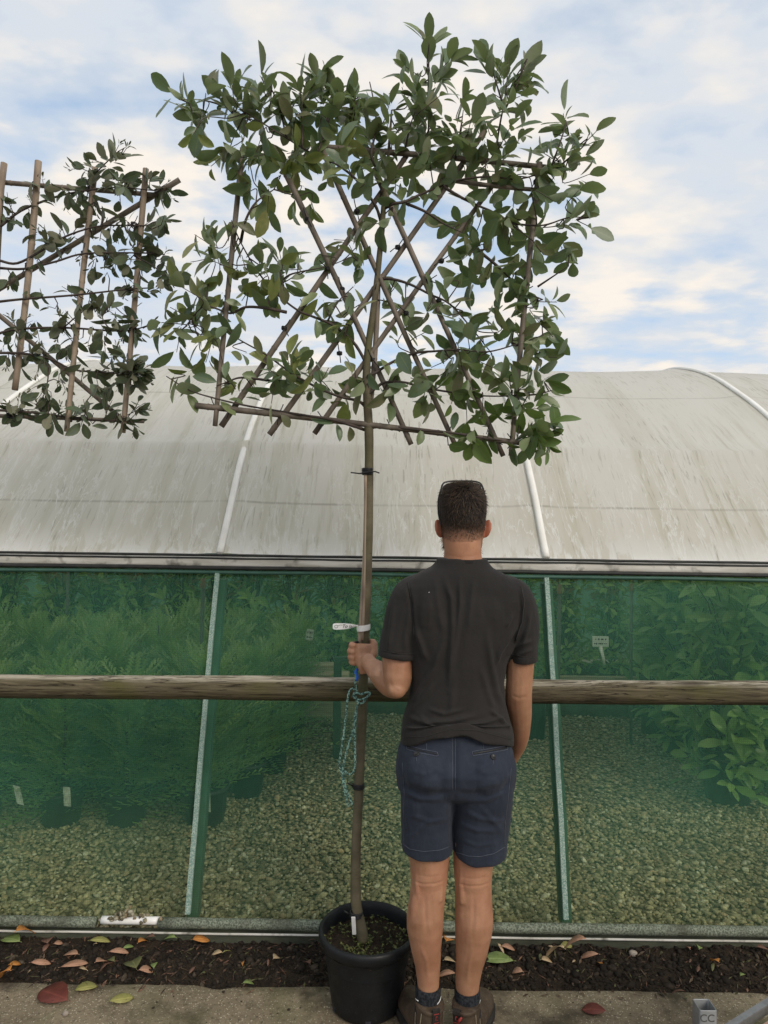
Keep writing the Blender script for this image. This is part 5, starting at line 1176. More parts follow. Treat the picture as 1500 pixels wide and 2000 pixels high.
for q, p_row, pz in zip(polys[scalp], pp[scalp], pc[scalp]):
    idx = []
    for v in q:
        if v not in mp_:
            dd = hairline(bp[v][0], 0)-bp[v][1]; th = 0.0004+0.0048*min(1, max(0, dd/45)); mp_[v] = len(hm.v)
            hm.v.append(tuple(BV[v]+bn[v]*th)); k = min(1, max(0, (dd-2)/42)); hm.c.append((0.26*(1-k)**1.5+0.019*k, 0.13*(1-k)**1.5+0.0135*k, 0.078*(1-k)**1.5+0.0105*k, 1))
        idx.append(mp_[v])
    fs.append(tuple(dict.fromkeys(idx)))
hm.f = fs
crn = np.array(at(915, 968, MY-.035)[:])
sidx = np.where(scalp)[0]
for i in rng.choice(sidx, 9500):
    p = pc[i]+rng.normal(0, 0.0012, 3); nn = Vector(pn[i]).normalized(); dd = hl[i]-pp[i][1]
    if dd < 30 and rng.random() < 0.75*(1-dd/30): continue
    L = 0.003+0.012*min(1, max(0, (dd-4)/75))
    if pp[i][1] < 985: L *= 1.25
    rv = Vector(p-crn); rad_ = (rv-nn*rv.dot(nn)); sw = nn.cross(rad_); rl = rad_.length
    fl = (rad_.normalized() if rl > 1e-5 else Vector((0, 0, -1)))*min(1, rl/0.03)+sw.normalized()*(0.9*math.exp(-rl/0.04)) if rl > 1e-5 else Vector((0, 0, -1))
    fl = fl+Vector((0, 0, -0.45)); fl = (fl-nn*fl.dot(nn)*0.9).normalized()+Vector(rng.normal(0, 0.22, 3))
    p = Vector(p)+nn*0.001; up1 = p+nn*(L*0.50)+fl*(L*0.45); e = p+nn*(L*0.52)+fl*(L*1.15)
    w = nn.cross(fl).normalized()*(0.0006+0.0005*min(1, max(0, (dd-10)/30)))
    c = random.choice([(0.022, 0.0155, 0.0115), (0.030, 0.021, 0.015), (0.048, 0.032, 0.021), (0.016, 0.0115, 0.009), (0.068, 0.044, 0.028)])
    hm.add([p-w, p+w, up1+w*0.7, up1-w*0.7, e], [(0, 1, 2, 3), (3, 2, 4)], c)
bidx = np.where(beard)[0]
for i in rng.choice(bidx, 1500):
    p = Vector(pc[i]+rng.normal(0, 0.0015, 3)); nn = Vector(pn[i]).normalized(); fl = Vector((0, 0.3, -1))+Vector(rng.normal(0, .3, 3)); L = rnd(.008, .014)
    w = nn.cross(fl).normalized()*0.0012; e = p+nn*L*0.6+fl.normalized()*L; hm.add([p-w, p+w, e], [(0, 1, 2)], random.choice([(0.016, 0.011, 0.008), (0.03, 0.019, 0.012)]))
hm.build('hair', M['hair'], man)
# ---- shirt
sh = MB()
TR = [(903, 1091, 47, .064, -.006), (903, 1100, 52, .068, -.005), (903, 1108, 60, .073, -.004), (902, 1118, 82, .081, -.002), (901, 1130, 104, .089, 0), (901, 1145, 121, .097, 0), (901, 1170, 128, .106, 0), (899.5, 1210, 122, .116, 0), (898, 1250, 109, .118, 0), (896, 1290, 94, .116, 0), (894, 1330, 89.5, .113, 0), (892, 1370, 94, .116, 0), (891.5, 1405, 103, .124, 0), (892, 1432, 108, .131, 0), (892, 1455, 108.5, .134, 0)]
sh.rings([hring(x, y, w, d, dy, 40, 2.35, 1.0) for x, y, w, d, dy in TR])
# shoulder blades and the spine hollow
for x, y in ((845, 1200), (955, 1205)): sh.ell(H(x, y, -.062), (.062, .050, .095))
def sleeve(pts):
    c = catmull([p for p, a, q in pts], 4); sh.tube(c, lerp_list([a for p, a, q in pts], 4), 24, True, ref=(0, 1, 0), ry=lerp_list([q for p, a, q in pts], 4))
sleeve([(H(828, 1152), .058, .062), (H(806, 1166), .0655, .072), (H(795, 1195), .068, .074), (H(785, 1235, -.006), .0645, .071), (H(777.5, 1262, -.010), .0615, .069), (H(775, 1284, -.012), .0625, .069)])
sleeve([(H(975, 1152), .058, .062), (H(1000, 1168), .064, .072), (H(1012, 1198), .062, .074), (H(1018, 1235, -.006), .0555, .071), (H(1019.5, 1262, -.010), .050, .066), (H(1020.5, 1291, -.010), .0465, .066)])
sfolds = [([(868, 1130), (882, 1170), (884, 1225), (880, 1290), (876, 1350)], .0085, 7), ([(898, 1128), (899, 1180), (893, 1235), (884, 1300)], .0075, 6), ([(926, 1130), (920, 1180), (914, 1230)], .004, 7), ([(850, 1135), (858, 1190), (866, 1240)], .004, 8),
 ([(1012, 1216), (992, 1248), (975, 1276), (968, 1300)], .008, 6), ([(1018, 1225), (1003, 1262), (990, 1285)], .006, 5), ([(1002, 1200), (988, 1225)], .005, 5), ([(950, 1235), (960, 1300), (970, 1350), (986, 1385)], .006, 8), ([(938, 1300), (952, 1350), (968, 1395)], .004, 8),
 ([(812, 1228), (824, 1262), (832, 1290)], .006, 6), ([(868, 1250), (846, 1310), (820, 1350), (800, 1385)], .007, 8), ([(850, 1330), (826, 1365), (795, 1398)], .005, 7), ([(890, 1300), (884, 1350), (880, 1395)], .003, 8),
 ([(792, 1398), (830, 1412), (880, 1408), (930, 1398)], .006, 6), ([(788, 1422), (830, 1432), (872, 1426)], .007, 5), ([(906, 1418), (950, 1410), (985, 1400)], .007, 5), ([(925, 1432), (965, 1425), (998, 1418)], .008, 5), ([(834, 1384), (868, 1395), (905, 1385)], .004, 5), ([(955, 1385), (980, 1405), (997, 1428)], .006, 5), ([(818, 1396), (842, 1420), (850, 1438)], .005, 5),
 ([(771, 1178), (764, 1230), (758, 1275)], .004, 6), ([(800, 1195), (792, 1240), (790, 1275)], .005, 6), ([(1036, 1190), (1030, 1230), (1020, 1262)], .005, 5), ([(1040, 1250), (1020, 1258), (1002, 1268)], .006, 5), ([(1042, 1268), (1022, 1275), (1004, 1282)], .005, 4),
 ([(796, 1140), (803, 1180), (807, 1240)], -.006, 3.5), ([(1014, 1150), (1018, 1190), (1012, 1235)], -.005, 3.5),
 ([(746, 1272), (776, 1278), (808, 1278)], -.0025, 2.2), ([(998, 1280), (1020, 1284), (1043, 1285)], -.0025, 2.2)]
SMAXZ = at(892, 1455, MY).z
def shirt_post(co):
    p = projn(co); low = np.clip((p[:, 1]-1415)/40, 0, 1); back = np.clip((MY-co[:, 1])/0.12, 0, 1); u = (p[:, 0]-892)/105
    lift = (0.030+0.034*np.exp(-(u/0.6)**2))*back*low+0.004*np.sin(u*9)*low*back
    co = co.copy(); co[:, 2] += lift; return co
sf = folder(sfolds, 0.0034, 9, 1.75)
shirt = fuse('t_shirt', sh, 0.0045, 4, M['shirt'], man, sf, shirt_post)
# collar rib
mb = MB(); cr = []
for k in range(44):
    a = 2*math.pi*k/44; y0 = 1100+5.5*max(0, math.cos(a+math.pi/2))-0.0
    cpt = at(903, 1101, MY-.004); cr.append(cpt+Vector((math.cos(a)*48/MXY, math.sin(a)*.0615, -0.012*max(0, math.sin(a))+0.004*max(0, -math.sin(a))-0.010*abs(math.cos(a))**6)))
cr.append(cr[0]); cr.append(cr[1])
mb.tube(cr, .0075, 10, False, ref=(0, 0, 1), ry=[.0135]*len(cr)); mb.build('collar', M['collar'], man)
def surf(o):
    me = o.data; off = parent_loc(o.parent); return BVHTree.FromPolygons([v.co+off for v in me.vertices], [list(p.vertices) for p in me.polygons])
def drape(tree_, px, r, name, m, parent, lift=0.0008, sides=5, sub=10):
    pts = []
    for (x0, y0), (x1, y1) in zip(px, px[1:]):
        for k in range(sub): pts.append((x0+(x1-x0)*k/sub, y0+(y1-y0)*k/sub))
    pts.append(px[-1]); out = []
    for x, y in pts:
        d = ray(x, y).normalized(); h = tree_.ray_cast(CAM, d)
        if h[0] is not None: out.append(h[0]+h[1]*lift)
    if len(out) > 2:
        mb = MB(); mb.tube(out, r, sides); return mb.build(name, m, parent)
ts_ = surf(shirt)
for ln in ([(797, 1137), (802, 1160), (807, 1200), (809, 1245)], [(1018, 1146), (1024, 1175), (1020, 1215), (1008, 1250)]): drape(ts_, ln, .0016, 'shoulder_seam', M['shirt_stitch'], shirt)
for ln in ([(744, 1269), (760, 1273), (785, 1277), (809, 1276)], [(998, 1277), (1020, 1282), (1044, 1285)], [(786, 1440), (830, 1438), (880, 1424), (930, 1426), (998, 1444)]): drape(ts_, ln, .0009, 'hem_stitch', M['shirt_stitch'], shirt)
mb = MB(); h_ = ts_.ray_cast(CAM, ray(838, 1157).normalized())[0]
if h_: mb.ell(h_, (.0014, .001, .0014)); mb.build('lint_speck', M['white_plastic'], shirt)
# ---- shorts
so_ = MB()
PR = [(891, 1418, 92, .105, .0), (891, 1440, 101, .117, .0), (890, 1462, 111, .128, -.002), (890, 1490, 115.5, .139, -.008), (890, 1512, 116, .134, -.004), (889.5, 1535, 114, .118, .0), (889, 1547, 106, .090, .01), (888, 1558, 80, .06, 0.01)]
so_.rings([hring(x, y, w, d, dy, 40, 2.4) for x, y, w, d, dy in PR])
for x in (836, 944): so_.ell(H(x, 1504, -.066), (.080, .086, .080), None, 20, 14)
LEGS = (((838, 1500, 55, .112, -.012), (837, 1530, 55, .117, -.010), (835, 1560, 52.5, .110, -.006), (833.5, 1605, 49.5, .099, 0), (833.5, 1638, 49, .093, 0), (834, 1659, 48.5, .090, 0)),
        ((942, 1500, 56, .112, -.012), (943, 1530, 57, .117, -.010), (942, 1560, 56.5, .110, -.006), (939.5, 1605, 54, .099, 0), (939, 1640, 51, .091, 0), (938, 1668, 50.5, .089, 0)))
for Lg in LEGS: so_.rings([hring(x, y, w, d, dy, 32, 2.5) for x, y, w, d, dy in Lg])
shf = [([(795, 1535), (830, 1548), (868, 1549), (884, 1545)], -.006, 8), ([(984, 1532), (945, 1548), (908, 1550), (890, 1545)], -.006, 8), ([(783, 1545), (820, 1562), (868, 1562)], .006, 6), ([(992, 1545), (950, 1563), (906, 1563)], .006, 6),
 ([(800, 1592), (840, 1606), (876, 1598)], .004, 6), ([(905, 1585), (940, 1600), (985, 1606)], .005, 6), ([(895, 1608), (930, 1622), (975, 1624)], .005, 6), ([(795, 1640), (825, 1615), (850, 1600)], .0035, 6), ([(985, 1630), (960, 1600), (940, 1580)], .004, 6), ([(790, 1575), (800, 1620), (798, 1660)], .003, 6),
 ([(888, 1445), (887.5, 1500), (886, 1546)], -.009, 9), ([(885.5, 1560), (884, 1600), (883, 1660)], -.006, 7), ([(860, 1500), (830, 1512), (800, 1508)], .003, 7), ([(920, 1495), (950, 1510), (980, 1505)], .003, 7), ([(900, 1640), (930, 1652), (970, 1648)], .003, 5),
 ([(820, 1478), (845, 1500), (870, 1512)], .003, 6), ([(962, 1482), (930, 1505), (908, 1515)], .003, 6)]
def shorts_post(co):
    p = projn(co); low = np.clip((p[:, 1]-1630)/40, 0, 1); left = p[:, 0] < 885; u = np.where(left, (p[:, 0]-834)/48, (p[:, 0]-938)/51)
    co = co.copy(); co[:, 2] += low*(0.010*np.clip(np.abs(u), 0, 1.05)**2.2+0.001*np.sin(u*7)); return co
shorts = fuse('shorts', so_, 0.0045, 4, M['shorts'], man, folder(shf, 0.0034, 11, 1.0), shorts_post)
tsh = surf(shorts)
for ln in ([(795, 1455), (822, 1463), (854, 1469), (856, 1476), (852, 1477), (820, 1471), (794, 1463), (795, 1455)], [(922, 1468), (952, 1463), (985, 1457), (991, 1456), (991, 1464), (955, 1471), (924, 1476), (922, 1468)]): drape(tsh, ln, .0011, 'pocket_stitch', M['stitch'], shorts)
for ln in ([(796, 1459.5), (823, 1467), (853, 1473)], [(924, 1472), (954, 1467), (990, 1460)]): drape(tsh, ln, .0022, 'pocket_slit', M['button'], shorts, 0.0002)
for ln in ([(883, 1440), (883.5, 1490), (883, 1543)], [(889, 1440), (889.5, 1490), (889, 1543)], [(788, 1648), (800, 1658), (827, 1663), (860, 1660), (878, 1653)], [(890, 1664), (915, 1672), (937, 1673), (965, 1667), (986, 1654)], [(786, 1490), (790, 1550), (788, 1600), (789, 1650)], [(998, 1500), (992, 1560), (986, 1610), (985, 1655)], [(833, 1452), (833, 1464)], [(943, 1448), (944, 1464)]):
    drape(tsh, ln, .0009, 'seam', M['stitch'], shorts)
for x in (876, 902): drape(tsh, [(x-4, 1436), (x+4, 1436)], .0016, 'belt_loop_tack', M['stitch'], shorts)
for x, y in ((814, 1473), (963, 1479)):
    h_ = tsh.ray_cast(CAM, ray(x, y).normalized())
    if h_[0]:
        n_ = h_[1]; u_ = n_.cross(Vector((0, 0, 1))).normalized(); v_ = u_.cross(n_); mb = MB()
        mb.rings([[h_[0]+n_*zz+(u_*math.cos(a)+v_*math.sin(a))*rr_ for a in np.linspace(0, 6.283, 21)[:-1]] for rr_, zz in ((.0088, 0), (.0095, .002), (.0085, .0038), (.0066, .0036), (.0058, .0024), (.0008, .0024))]); mb.build('pocket_button', M['button'], shorts)
        drape(tsh, [(x, y+6), (x, y+14)], .0008, 'buttonhole', M['stitch'], shorts)
# ---- socks and boots
for s, (ax, az, yaw, tilt, topy) in ((-1, (836, 1940, 17, 0, 1958)), (1, (912.5, 1946, -22, 0, 1962))):
    ak = Vector((at(ax, 1950, MY).x, MY-0.005, 0)); yw = R(yaw); d = Vector((-math.sin(yw), math.cos(yw), 0)); sd_ = Vector((math.cos(yw), math.sin(yw), 0))
    mb = MB(); sy = 1922 if s < 0 else 1929
    rr = [hring(ax, sy+k*6.0, w, dd, .0, 28, 2.1) for k, (w, dd) in enumerate(((23.0, .041), (24.6, .044), (24.8, .0445), (24.3, .044), (24.2, .044), (24.4, .045), (25, .046), (25.5, .048), (26, .05)))]
    mb.rings(rr, False); sock = mb.build('sock', M['sock'], man)
    mb = MB(); pts = [rr[2][k]*0.4+rr[1][k]*0.6+Vector((0, 0, 0)) for k in range(28)]
    mb2 = MB(); ctr = sum(rr[4], Vector())/28
    for k0 in ((15, 17), (24, 27)) if s < 0 else ((24, 27),):
        pts = [(rr[4][k % 28]-ctr)*1.03+ctr+Vector((0, 0, .0025*(k-k0[0]))) for k in range(k0[0], k0[1]+1)]; mb2.tube(pts, .0014, 5)
    mb2.build('sock_mark', M['white_plastic'], sock)
    bt = MB()
    def P_(f, h): return ak+d*f+Vector((0, 0, h))
    prof_b = [(-.082, .020, .040), (-.076, .033, .068), (-.055, .0385, .098), (-.020, .0395, .115), (.020, .0405, .108), (.060, .0425, .094), (.100, .046, .080), (.140, .049, .072), (.175, .0475, .067), (.205, .0385, .058), (.222, .024, .044), (.228, .010, .034)]
    rr2 = []
    for f, hw, h in prof_b:
        rr2.append([P_(f, h*0.5+0.012)+sd_*(math.copysign(abs(math.cos(a))**0.85, math.cos(a))*hw)+Vector((0, 0, math.copysign(abs(math.sin(a))**0.9, math.sin(a))*(h*0.5))) for a in np.linspace(0, 2*math.pi, 25)[:-1]])
    bt.rings(rr2)
    zt = 0.158
    bt.rings([[P_(-.012, z)+sd_*(math.cos(a)*w)+d*(math.sin(a)*dd) for a in np.linspace(0, 2*math.pi, 29)[:-1]] for z, w, dd in ((.05, .038, .055), (.09, .040, .056), (.125, .0415, .055), (zt, .0435, .056))])
    boot = fuse('boot', bt, 0.004, 5, M['boot'], man)
    mb = MB()
    ol = [(-.088, .0), (-.080, .024), (-.055, .036), (0, .039), (.06, .043), (.12, .051), (.17, .052), (.205, .043), (.226, .024), (.234, 0)]
    full = [(f, w) for f, w in ol]+[(f, -w) for f, w in reversed(ol[1:-1])]
    mb.rings([[P_(f*k, z)+sd_*(w*k) for f, w in full] for z, k in ((0.0, .98), (0.004, 1.0), (0.022, 1.015), (0.026, 1.0))]); mb.build('sole', M['sole'], boot)
    tb = surf(boot)
    def cast(f, sgn, h):
        o = P_(f, h)+sd_*(sgn*0.2); hh = tb.ray_cast(o, -sd_*sgn); return hh[0]+hh[1]*0.0006 if hh[0] else None
    for sgn in (-1, 1):
        mb = MB(); ok = []
        for f0, h0 in ((-.040, .146), (-.034, .115), (-.022, .080), (-.004, .070), (.010, .084), (.016, .112), (.020, .146)):
            q = cast(f0, sgn, h0); ok.append(q)
        ok = [q for q in ok if q]
        if len(ok) > 3:
            mb.tube(catmull(ok, 4), .0013, 5, False); mb.build('boot_stitch', M['timber'], boot)
            mb = MB(); cen = sum(ok, Vector())/len(ok)+sd_*sgn*0.0004; vs = [cen]+ok; mb.add(vs, [(0, i, i+1) for i in range(1, len(ok))]+[(0, len(ok), 1)]); mb.build('elastic_gore', M['elastic'], boot)
    # rim seam and heel pull tab
    back_pts = []
    for f0, sgn_h in (((-.078, .110)), ((-.075, .085)), ((-.075, .06)), ((-.08, .04))):
        for s2 in (-1, 1): pass
    mb = MB(); mb.rings([[P_(-.012, z)+sd_*(math.cos(a)*.0432*k)+d*(math.sin(a)*.0556*k) for a in np.linspace(0, 2*math.pi, 33)[:-1]] for z, k in ((zt-.014, .97), (zt-.012, 1.03), (zt-.002, 1.035), (zt+.001, 1.0), (zt-.002, .95))], False); mb.build('boot_collar', M['boot'], boot)
    tabd = -d; off_ = sd_*(0.0 if s < 0 else -.014); bz = P_(-.012, 0)+tabd*(.0556*1.05)+off_
    mb = MB()
    pr = [(0, zt-.045), (.001, zt-.02), (.002, zt), (.001, zt+.010), (-.004, zt+.013), (-.008, zt+.004), (-.008, zt-.02)] if s < 0 else [(0, zt-.030), (.004, zt-.012), (.010, zt-.002), (.010, zt+.007), (.004, zt+.011), (-.006, zt+.006), (-.008, zt-.02)]
    vs = []
    for o_, z in pr: vs += [bz+tabd*o_+sd_*(-.012)+Vector((0, 0, z)), bz+tabd*o_+sd_*.012+Vector((0, 0, z))]
    mb.add(vs, [(2*i, 2*i+1, 2*i+3, 2*i+2) for i in range(len(pr)-1)]); tab = mb.build('pull_tab', M['elastic'] if s < 0 else M['elastic'], boot, False)
    md_ = tab.modifiers.new('t', 'SOLIDIFY'); md_.thickness = 0.0022
    mb = MB()
    for x0, x1, z0, z1 in ((-.0085, .0085, -.002, .001), (-.0085, .0085, -.028, -.026), (-.003, .003, -.010, -.007), (-.003, -.001, -.020, -.008), (.001, .004, -.020, -.018)):
        q = bz+tabd*(.0028+(.006 if s > 0 else 0)); mb.add([q+sd_*x0+Vector((0, 0, zt+z0)), q+sd_*x1+Vector((0, 0, zt+z0)), q+sd_*x1+Vector((0, 0, zt+z1)), q+sd_*x0+Vector((0, 0, zt+z1))], [(0, 1, 2, 3)])
    mb.build('tab_print', M['red'], boot, False)
    if s > 0:
        mb = MB(); q = bz+tabd*.012+Vector((0, 0, zt-.012))+sd_*.008; mb.tube([q+Vector((0, 0, -.010)), q+sd_*.004, q+sd_*.010+Vector((0, 0, .008))], [.0035, .0045, .003], 8); mb.build('tab_loop', M['red'], boot)
# ---- sunglasses pushed up on the head
sg = thing('sunglasses', 'black sunglasses pushed up on top of the head of the man', 'sunglasses', at(902, 945, MY+.04))
gp = [at(861, 957, MY+.060), at(866, 944, MY+.075), at(880, 940, MY+.085), at(902, 939.5, MY+.088), at(924, 940, MY+.085), at(938, 944, MY+.075), at(944, 955, MY+.060)]
mb = MB(); mb.tube(catmull(gp, 6), .0030, 8, ry=[.0026]*37); mb.build('frame', M['glasses'], sg)
for sgn, ex in ((-1, 858), (1, 946.5)):
    mb = MB(); mb.tube(catmull([gp[0] if sgn < 0 else gp[-1], at(ex-1*(-sgn)*0-(1.5 if sgn < 0 else -1.5), 975, MY+.035), at(ex-(2 if sgn < 0 else -2), 1000, MY+.010), at(ex+(1 if sgn < 0 else -1), 1016, MY-.004), at(ex+(5 if sgn < 0 else -5), 1030, MY-.010)], 5), lerp_list([.0030, .0030, .0028, .0026, .0018], 5), 8); mb.build('temple', M['glasses'], sg)
for sgn in (-1, 1):
    mb = MB(); cx = 902+sgn*21; mb.rings([[at(cx+17*math.cos(a)*k, 952+9*math.sin(a)*k-1.5*math.cos(a)*sgn*sgn, MY+.084+zz+0.010*math.sin(a)*-1) for a in np.linspace(0, 6.283, 21)[:-1]] for k, zz in ((1, 0), (1.0, .002), (.6, .004))]); mb.build('lens', M['lens'], sg)
# ------------------------------------------------------------------ fallen leaves
def fallen(px, py, L, wr, ang, m, label, z=None, curl=0.3, roll=0.2, shape='leaf'):
    zz = 0.0 if py > 1912 else 0.008
    q = atz(px, py, zz); zz = 0.004 if q.y < EDGE-0.012 else soil_z(q.x, q.y)+0.006
    q = atz(px, py, zz); a = R(ang); d = Vector((math.cos(a), math.sin(a), 0.06)); mb = MB()
    n = Vector((roll*rnd(-1, 1), -abs(roll)*rnd(0.3, 1), 1))
    o = thing_mesh = None
    vs0 = MB(); leaf(vs0, q-d*(L*0.55), d, n, L, L*wr, (1, 1, 1), curl, 0.22, 0.10, rnd(-.3, .3))
    mn = min(v[2] for v in vs0.v); vs0.v = [(x, y, z_-min(0, mn-zz+0.001)) for x, y, z_ in vs0.v]
    r_ = bpy.data.objects.new('fallen_leaf', None)
    bpy.data.objects.remove(r_)
    me = vs0.mesh('fallen_leaf', q); me.materials.append(DL[m]); me.polygons.foreach_set('use_smooth', [True]*len(me.polygons))
    o = link('fallen_leaf', me); o.location = q; md = o.modifiers.new('t', 'SOLIDIFY'); md.thickness = 0.0009
    return tag(o, label, 'fallen leaf', 'fallen leaves on the soil and concrete')
FL = [
 (22, 1839, .085, .55, 160, 'green', 'green fallen leaf on soil at the far left end of the bed', .15),
 (49, 1841, .075, .55, 60, 'orange', 'curled orange brown leaf touching the green leaf at far left', .7),
 (94, 1842, .055, .7, 110, 'brown', 'dull brown rounded leaf under the net at far left', .3),
 (113, 1845, .028, .7, 30, 'pink', 'small pinkish leaf beside the rounded dull brown leaf', .3),
 (193, 1843, .066, .38, 10, 'lime', 'yellow green pointed leaf lying just below the bare white pipe', .25),
 (279, 1849, .055, .4, 70, 'orange', 'narrow orange leaf standing on edge beside a brown leaf', .5),
 (293, 1838, .045, .5, 150, 'brown', 'brown curled leaf right of the bare white pipe', .5),
 (331, 1844, .062, .4, 150, 'green', 'pale green leaf with a bent stalk in the left half of the bed', .5),
 (391, 1841, .058, .75, 20, 'orange', 'bright orange rounded leaf beside the left hoop leg', .3),
 (250, 1854, .038, .4, 40, 'green', 'small green leaf near the middle of the left soil', .3),
 (139, 1870, .058, .5, 165, 'pink', 'pale pink leaf above the long pinkish brown leaf', .3),
 (143, 1888, .082, .32, 25, 'pink', 'long pinkish brown leaf lying at a slant on the left soil', .15),
 (161, 1891, .050, .2, 150, 'tan', 'pale cream sliver of leaf by the concrete edge at left', .1),
 (198, 1890, .050, .7, 60, 'pink', 'dry pinkish tan leaf with rolled edges on the left soil', .6),
 (216, 1883, .050, .4, 140, 'dull', 'dull green narrow leaf beside the dry pinkish tan leaf', .4),
 (261, 1892, .088, .62, 120, 'dull', 'large dull green leaf at the concrete edge left of the pot', .3),
 (284, 1904, .045, .6, 30, 'pink', 'pink brown leaf tucked under the large dull green leaf', .5),
 (300, 1890, .046, .45, 110, 'green', 'small light green leaf with a long stalk near the concrete edge', .3),
 (230, 1866, .062, .32, 15, 'pink', 'thin pink leaf in the middle of the left soil', .3),
 (77, 1887, .060, .34, 10, 'pink', 'brownish pink narrow leaf near the left end of the concrete edge', .3),
 (28, 1888, .035, .6, 40, 'orange', 'small orange scrap of leaf near the left picture edge', .4),
 (424, 1867, .038, .5, 170, 'tan', 'tan leaf on the soil midway between hoop leg and pot', .4),
 (442, 1863, .036, .3, 60, 'lime', 'thin yellow leaf standing up between hoop leg and pot', .4),
 (474, 1884, .034, .28, 100, 'orange', 'tiny orange sliver of leaf left of the pot', .3),
 (540, 1877, .036, .7, 60, 'tan', 'small tan leaf left of the pot on bare soil', .5),
 (600, 1890, .050, .4, 120, 'brown', 'brown leaf against the left side of the pot', .5),
 (9, 1921, .060, .7, 150, 'orange', 'folded orange leaf on concrete at the left picture edge', .8),
 (107, 1948, .122, .62, 155, 'red', 'large dark red brown leaf lying on the concrete', .12),
 (166, 1933, .066, .6, 25, 'lime', 'yellow green oval leaf on concrete right of the red brown leaf', .15),
 (235, 1956, .070, .42, 25, 'lime', 'yellow green pointed leaf with a dark spot on the concrete', .2),
 (484, 1928, .040, .42, 40, 'green', 'small green leaf on concrete left of the pot', .5),
 (976, 1877, .100, .46, 175, 'green', 'large pale green leaf on soil right of the legs', .1),
 (991, 1858, .050, .45, 10, 'pink', 'reddish leaf just behind the large pale green leaf', .4),
 (1106, 1853, .050, .45, 10, 'lime', 'yellow green leaf at the foot of the right hoop leg', .3),
 (1124, 1866, .075, .5, 150, 'pink', 'crumpled pinkish brown leaf below the right hoop leg', .8),
 (1152, 1878, .060, .35, 165, 'pink', 'long pinkish leaf right of the crumpled one', .5),
 (1173, 1884, .028, .6, 100, 'orange', 'tiny orange leaf at the end of the long pinkish leaf', .3),
 (1087, 1885, .075, .42, 120, 'tan', 'dried tan curled leaf hanging over the soil edge at right', .9),
 (1067, 1882, .040, .6, 10, 'tan', 'small tan leaf left of the dried curled leaf', .4),
 (1010, 1906, .042, .6, 150, 'pink', 'pinkish leaf near the concrete edge right of the boots', .5),
 (1367, 1861, .055, .4, 60, 'green', 'green leaf standing up on the soil at far right', .5),
 (1345, 1858, .036, .35, 80, 'pink', 'thin pink leaf beside the green one at far right', .5),
 (1396, 1888, .048, .55, 95, 'orange', 'upright orange leaf on the soil at far right', .6),
 (1450, 1907, .034, .4, 40, 'green', 'small green leaf by the concrete edge at far right', .3),
 (1490, 1859, .050, .5, 10, 'brown', 'brown leaf on soil touching the right picture edge', .4),
 (1162, 1978, .070, .5, 170, 'red', 'reddish brown leaf on the concrete right of the boots', .2),
 (1324, 1947, .040, .25, 150, 'brown', 'thin dark leaf on concrete above the steel post', .6),
 (877, 1843, .052, .75, 60, 'orange', 'orange tan leaf on soil between the calves', .4),
 (878, 1886, .050, .6, 30, 'tan', 'dry tan leaf between the shins', .5),
 (872, 1914, .062, .35, 175, 'pink', 'brownish leaf on the concrete edge between the ankles', .4),
]
for px, py, L, wr, ang, m, lab, cu in FL: fallen(px, py, L*1.12, wr*1.08, ang, m, lab, curl=cu*1.2, roll=rnd(.1, .5))
for i in range(34):
    px = rnd(0, 1500); py = rnd(1838, 1905)
    o = fallen(px, py, rnd(.016, .034), rnd(.3, .6), rnd(0, 360), random.choice(['brown', 'brown', 'brown', 'dull', 'tan']), 'small shrivelled scrap of leaf lying among the dark soil', curl=rnd(.2, .9))
    o['group'] = 'shrivelled leaf scraps on the soil'
mb = MB(); q = atz(1239, 1848, .015); bl = ICOV*np.array([.024, .016, .014]); mb.add([q+Vector(v) for v in bl], [tuple(f) for f in ICOF]); M['stone'] = simple('pale_stone', (0.22, 0.18, 0.15), (0.34, 0.30, 0.25), 30, 0.8)
for nm, px, py, sz, lab in (('stone', 1239, 1848, (.026, .016, .015), 'pale rounded stone under the net right of the hoop leg'), ('stone', 1236, 1862, (.017, .012, .011), 'smaller tan stone in front of the pale rounded one'), ('stone', 128, 1979, (.011, .009, .008), 'small pebble on the concrete below the red brown leaf')):
    q = atz(px, py, .012 if py < 1900 else .006); mb = MB(); mb.ell(q, sz, None, 10, 7); mb.v = [tuple(Vector(v)+(Vector(v)-q)*0.25*mnoise.noise(Vector(v)*40)) for v in mb.v]; tag(mb.build(nm, M['stone'], None), lab, 'stone')

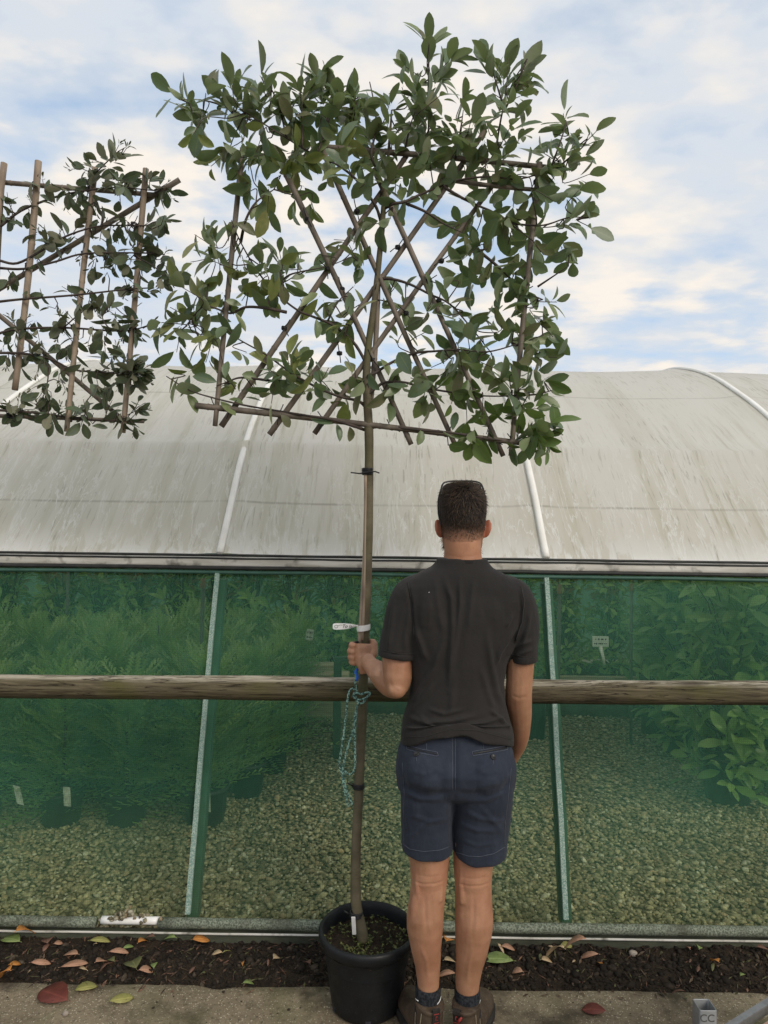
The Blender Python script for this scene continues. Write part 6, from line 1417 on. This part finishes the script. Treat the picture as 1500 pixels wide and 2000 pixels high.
# ------------------------------------------------------------------ steel trolley in the lower right corner
q = at(1376, 1962, 1.55); tro = thing('plant_trolley', 'galvanised trolley corner with a hollow square post and reddish board', 'trolley', (q.x, q.y, 0))
dx_ = Vector((.19, .116, 0)).normalized(); dy_ = Vector((-.116, .19, 0)).normalized(); w = .0195; th = .0026; zt = q.z
mb = MB()
def sq(r, z, rr=0.0):
    out = []
    for sx, sy in ((-1, -1), (1, -1), (1, 1), (-1, 1)):
        c0 = Vector((q.x, q.y, z))+Vector((1, 0, 0))*sx*(r-.004)+Vector((0, 1, 0))*sy*(r-.004)
        a0 = {(-1, -1): 180, (1, -1): 270, (1, 1): 0, (-1, 1): 90}[(sx, sy)]
        for k in range(4): a = R(a0+k*30); out.append(c0+Vector((math.cos(a), math.sin(a), 0))*.004)
    return out
mb.rings([sq(w, 0.02), sq(w, zt-.001), sq(w-.0005, zt), sq(w-th+.0005, zt), sq(w-th, zt-.001), sq(w-th, zt-.12)], False); mb.build('post', M['galv'], tro)
tx_ = text("CC", .0235, Vector((q.x-.003, q.y-w-.0002, zt-.017)), (Vector((1, 0, 0)), Vector((0, 0, 1)), Vector((0, -1, 0))), M['pipe'], tro, 'stamp', .0006)
zr = 0.50; c0 = Vector((q.x, q.y, zr))+dx_*.034
mb = MB(); mb.box(c0+dx_*.45, (.9, .004, .036), axes=(dx_, dy_, Vector((0, 0, 1)))); mb.box(c0+dx_*.45-dy_*.007+Vector((0, 0, .018)), (.9, .015, .004), axes=(dx_, dy_, Vector((0, 0, 1)))); mb.build('frame_rail', M['galv'], tro, False)
c1 = Vector((q.x, q.y, zr))-dy_*.034
mb = MB(); mb.box(c1-dy_*.35, (.004, .7, .036), axes=(dx_, dy_, Vector((0, 0, 1)))); mb.build('frame_rail', M['galv'], tro, False)
mb = MB(); mb.box(c0+dx_*.42-dy_*.40+Vector((0, 0, -.004)), (.86, .74, .012), axes=(dx_, dy_, Vector((0, 0, 1)))); mb.build('deck', M['deck'], tro, False)
for e in (dx_*.93, dx_*.93-dy_*.76, -dy_*.76):
    mb = MB(); mb.box(Vector((q.x, q.y, zr*0.5+.03))+e, (.044, .044, zr), bev=.004); mb.build('post', M['galv'], tro)
for i in range(7):
    pc_ = c0+dx_*rnd(.06, .2)-dy_*rnd(.05, .12)+Vector((0, 0, .004)); o = None
mb = MB()
for i in range(30):
    pc_ = c0+dx_*rnd(.04, .3)-dy_*rnd(.04, .16)+Vector((0, 0, .0035)); a = rnd(0, 6.3); L = rnd(.003, .012); d_ = Vector((math.cos(a), math.sin(a), .1))*L; w_ = Vector((-math.sin(a), math.cos(a), 0))*L*.4
    mb.add([pc_-d_, pc_+w_, pc_+d_, pc_-w_], [(0, 1, 2, 3)], random.choice([(.07, .05, .03), (.13, .09, .05), (.04, .03, .02)]))
dd_ = mb.build('debris', M['crumb'], tro, False); dd_['kind'] = 'stuff'
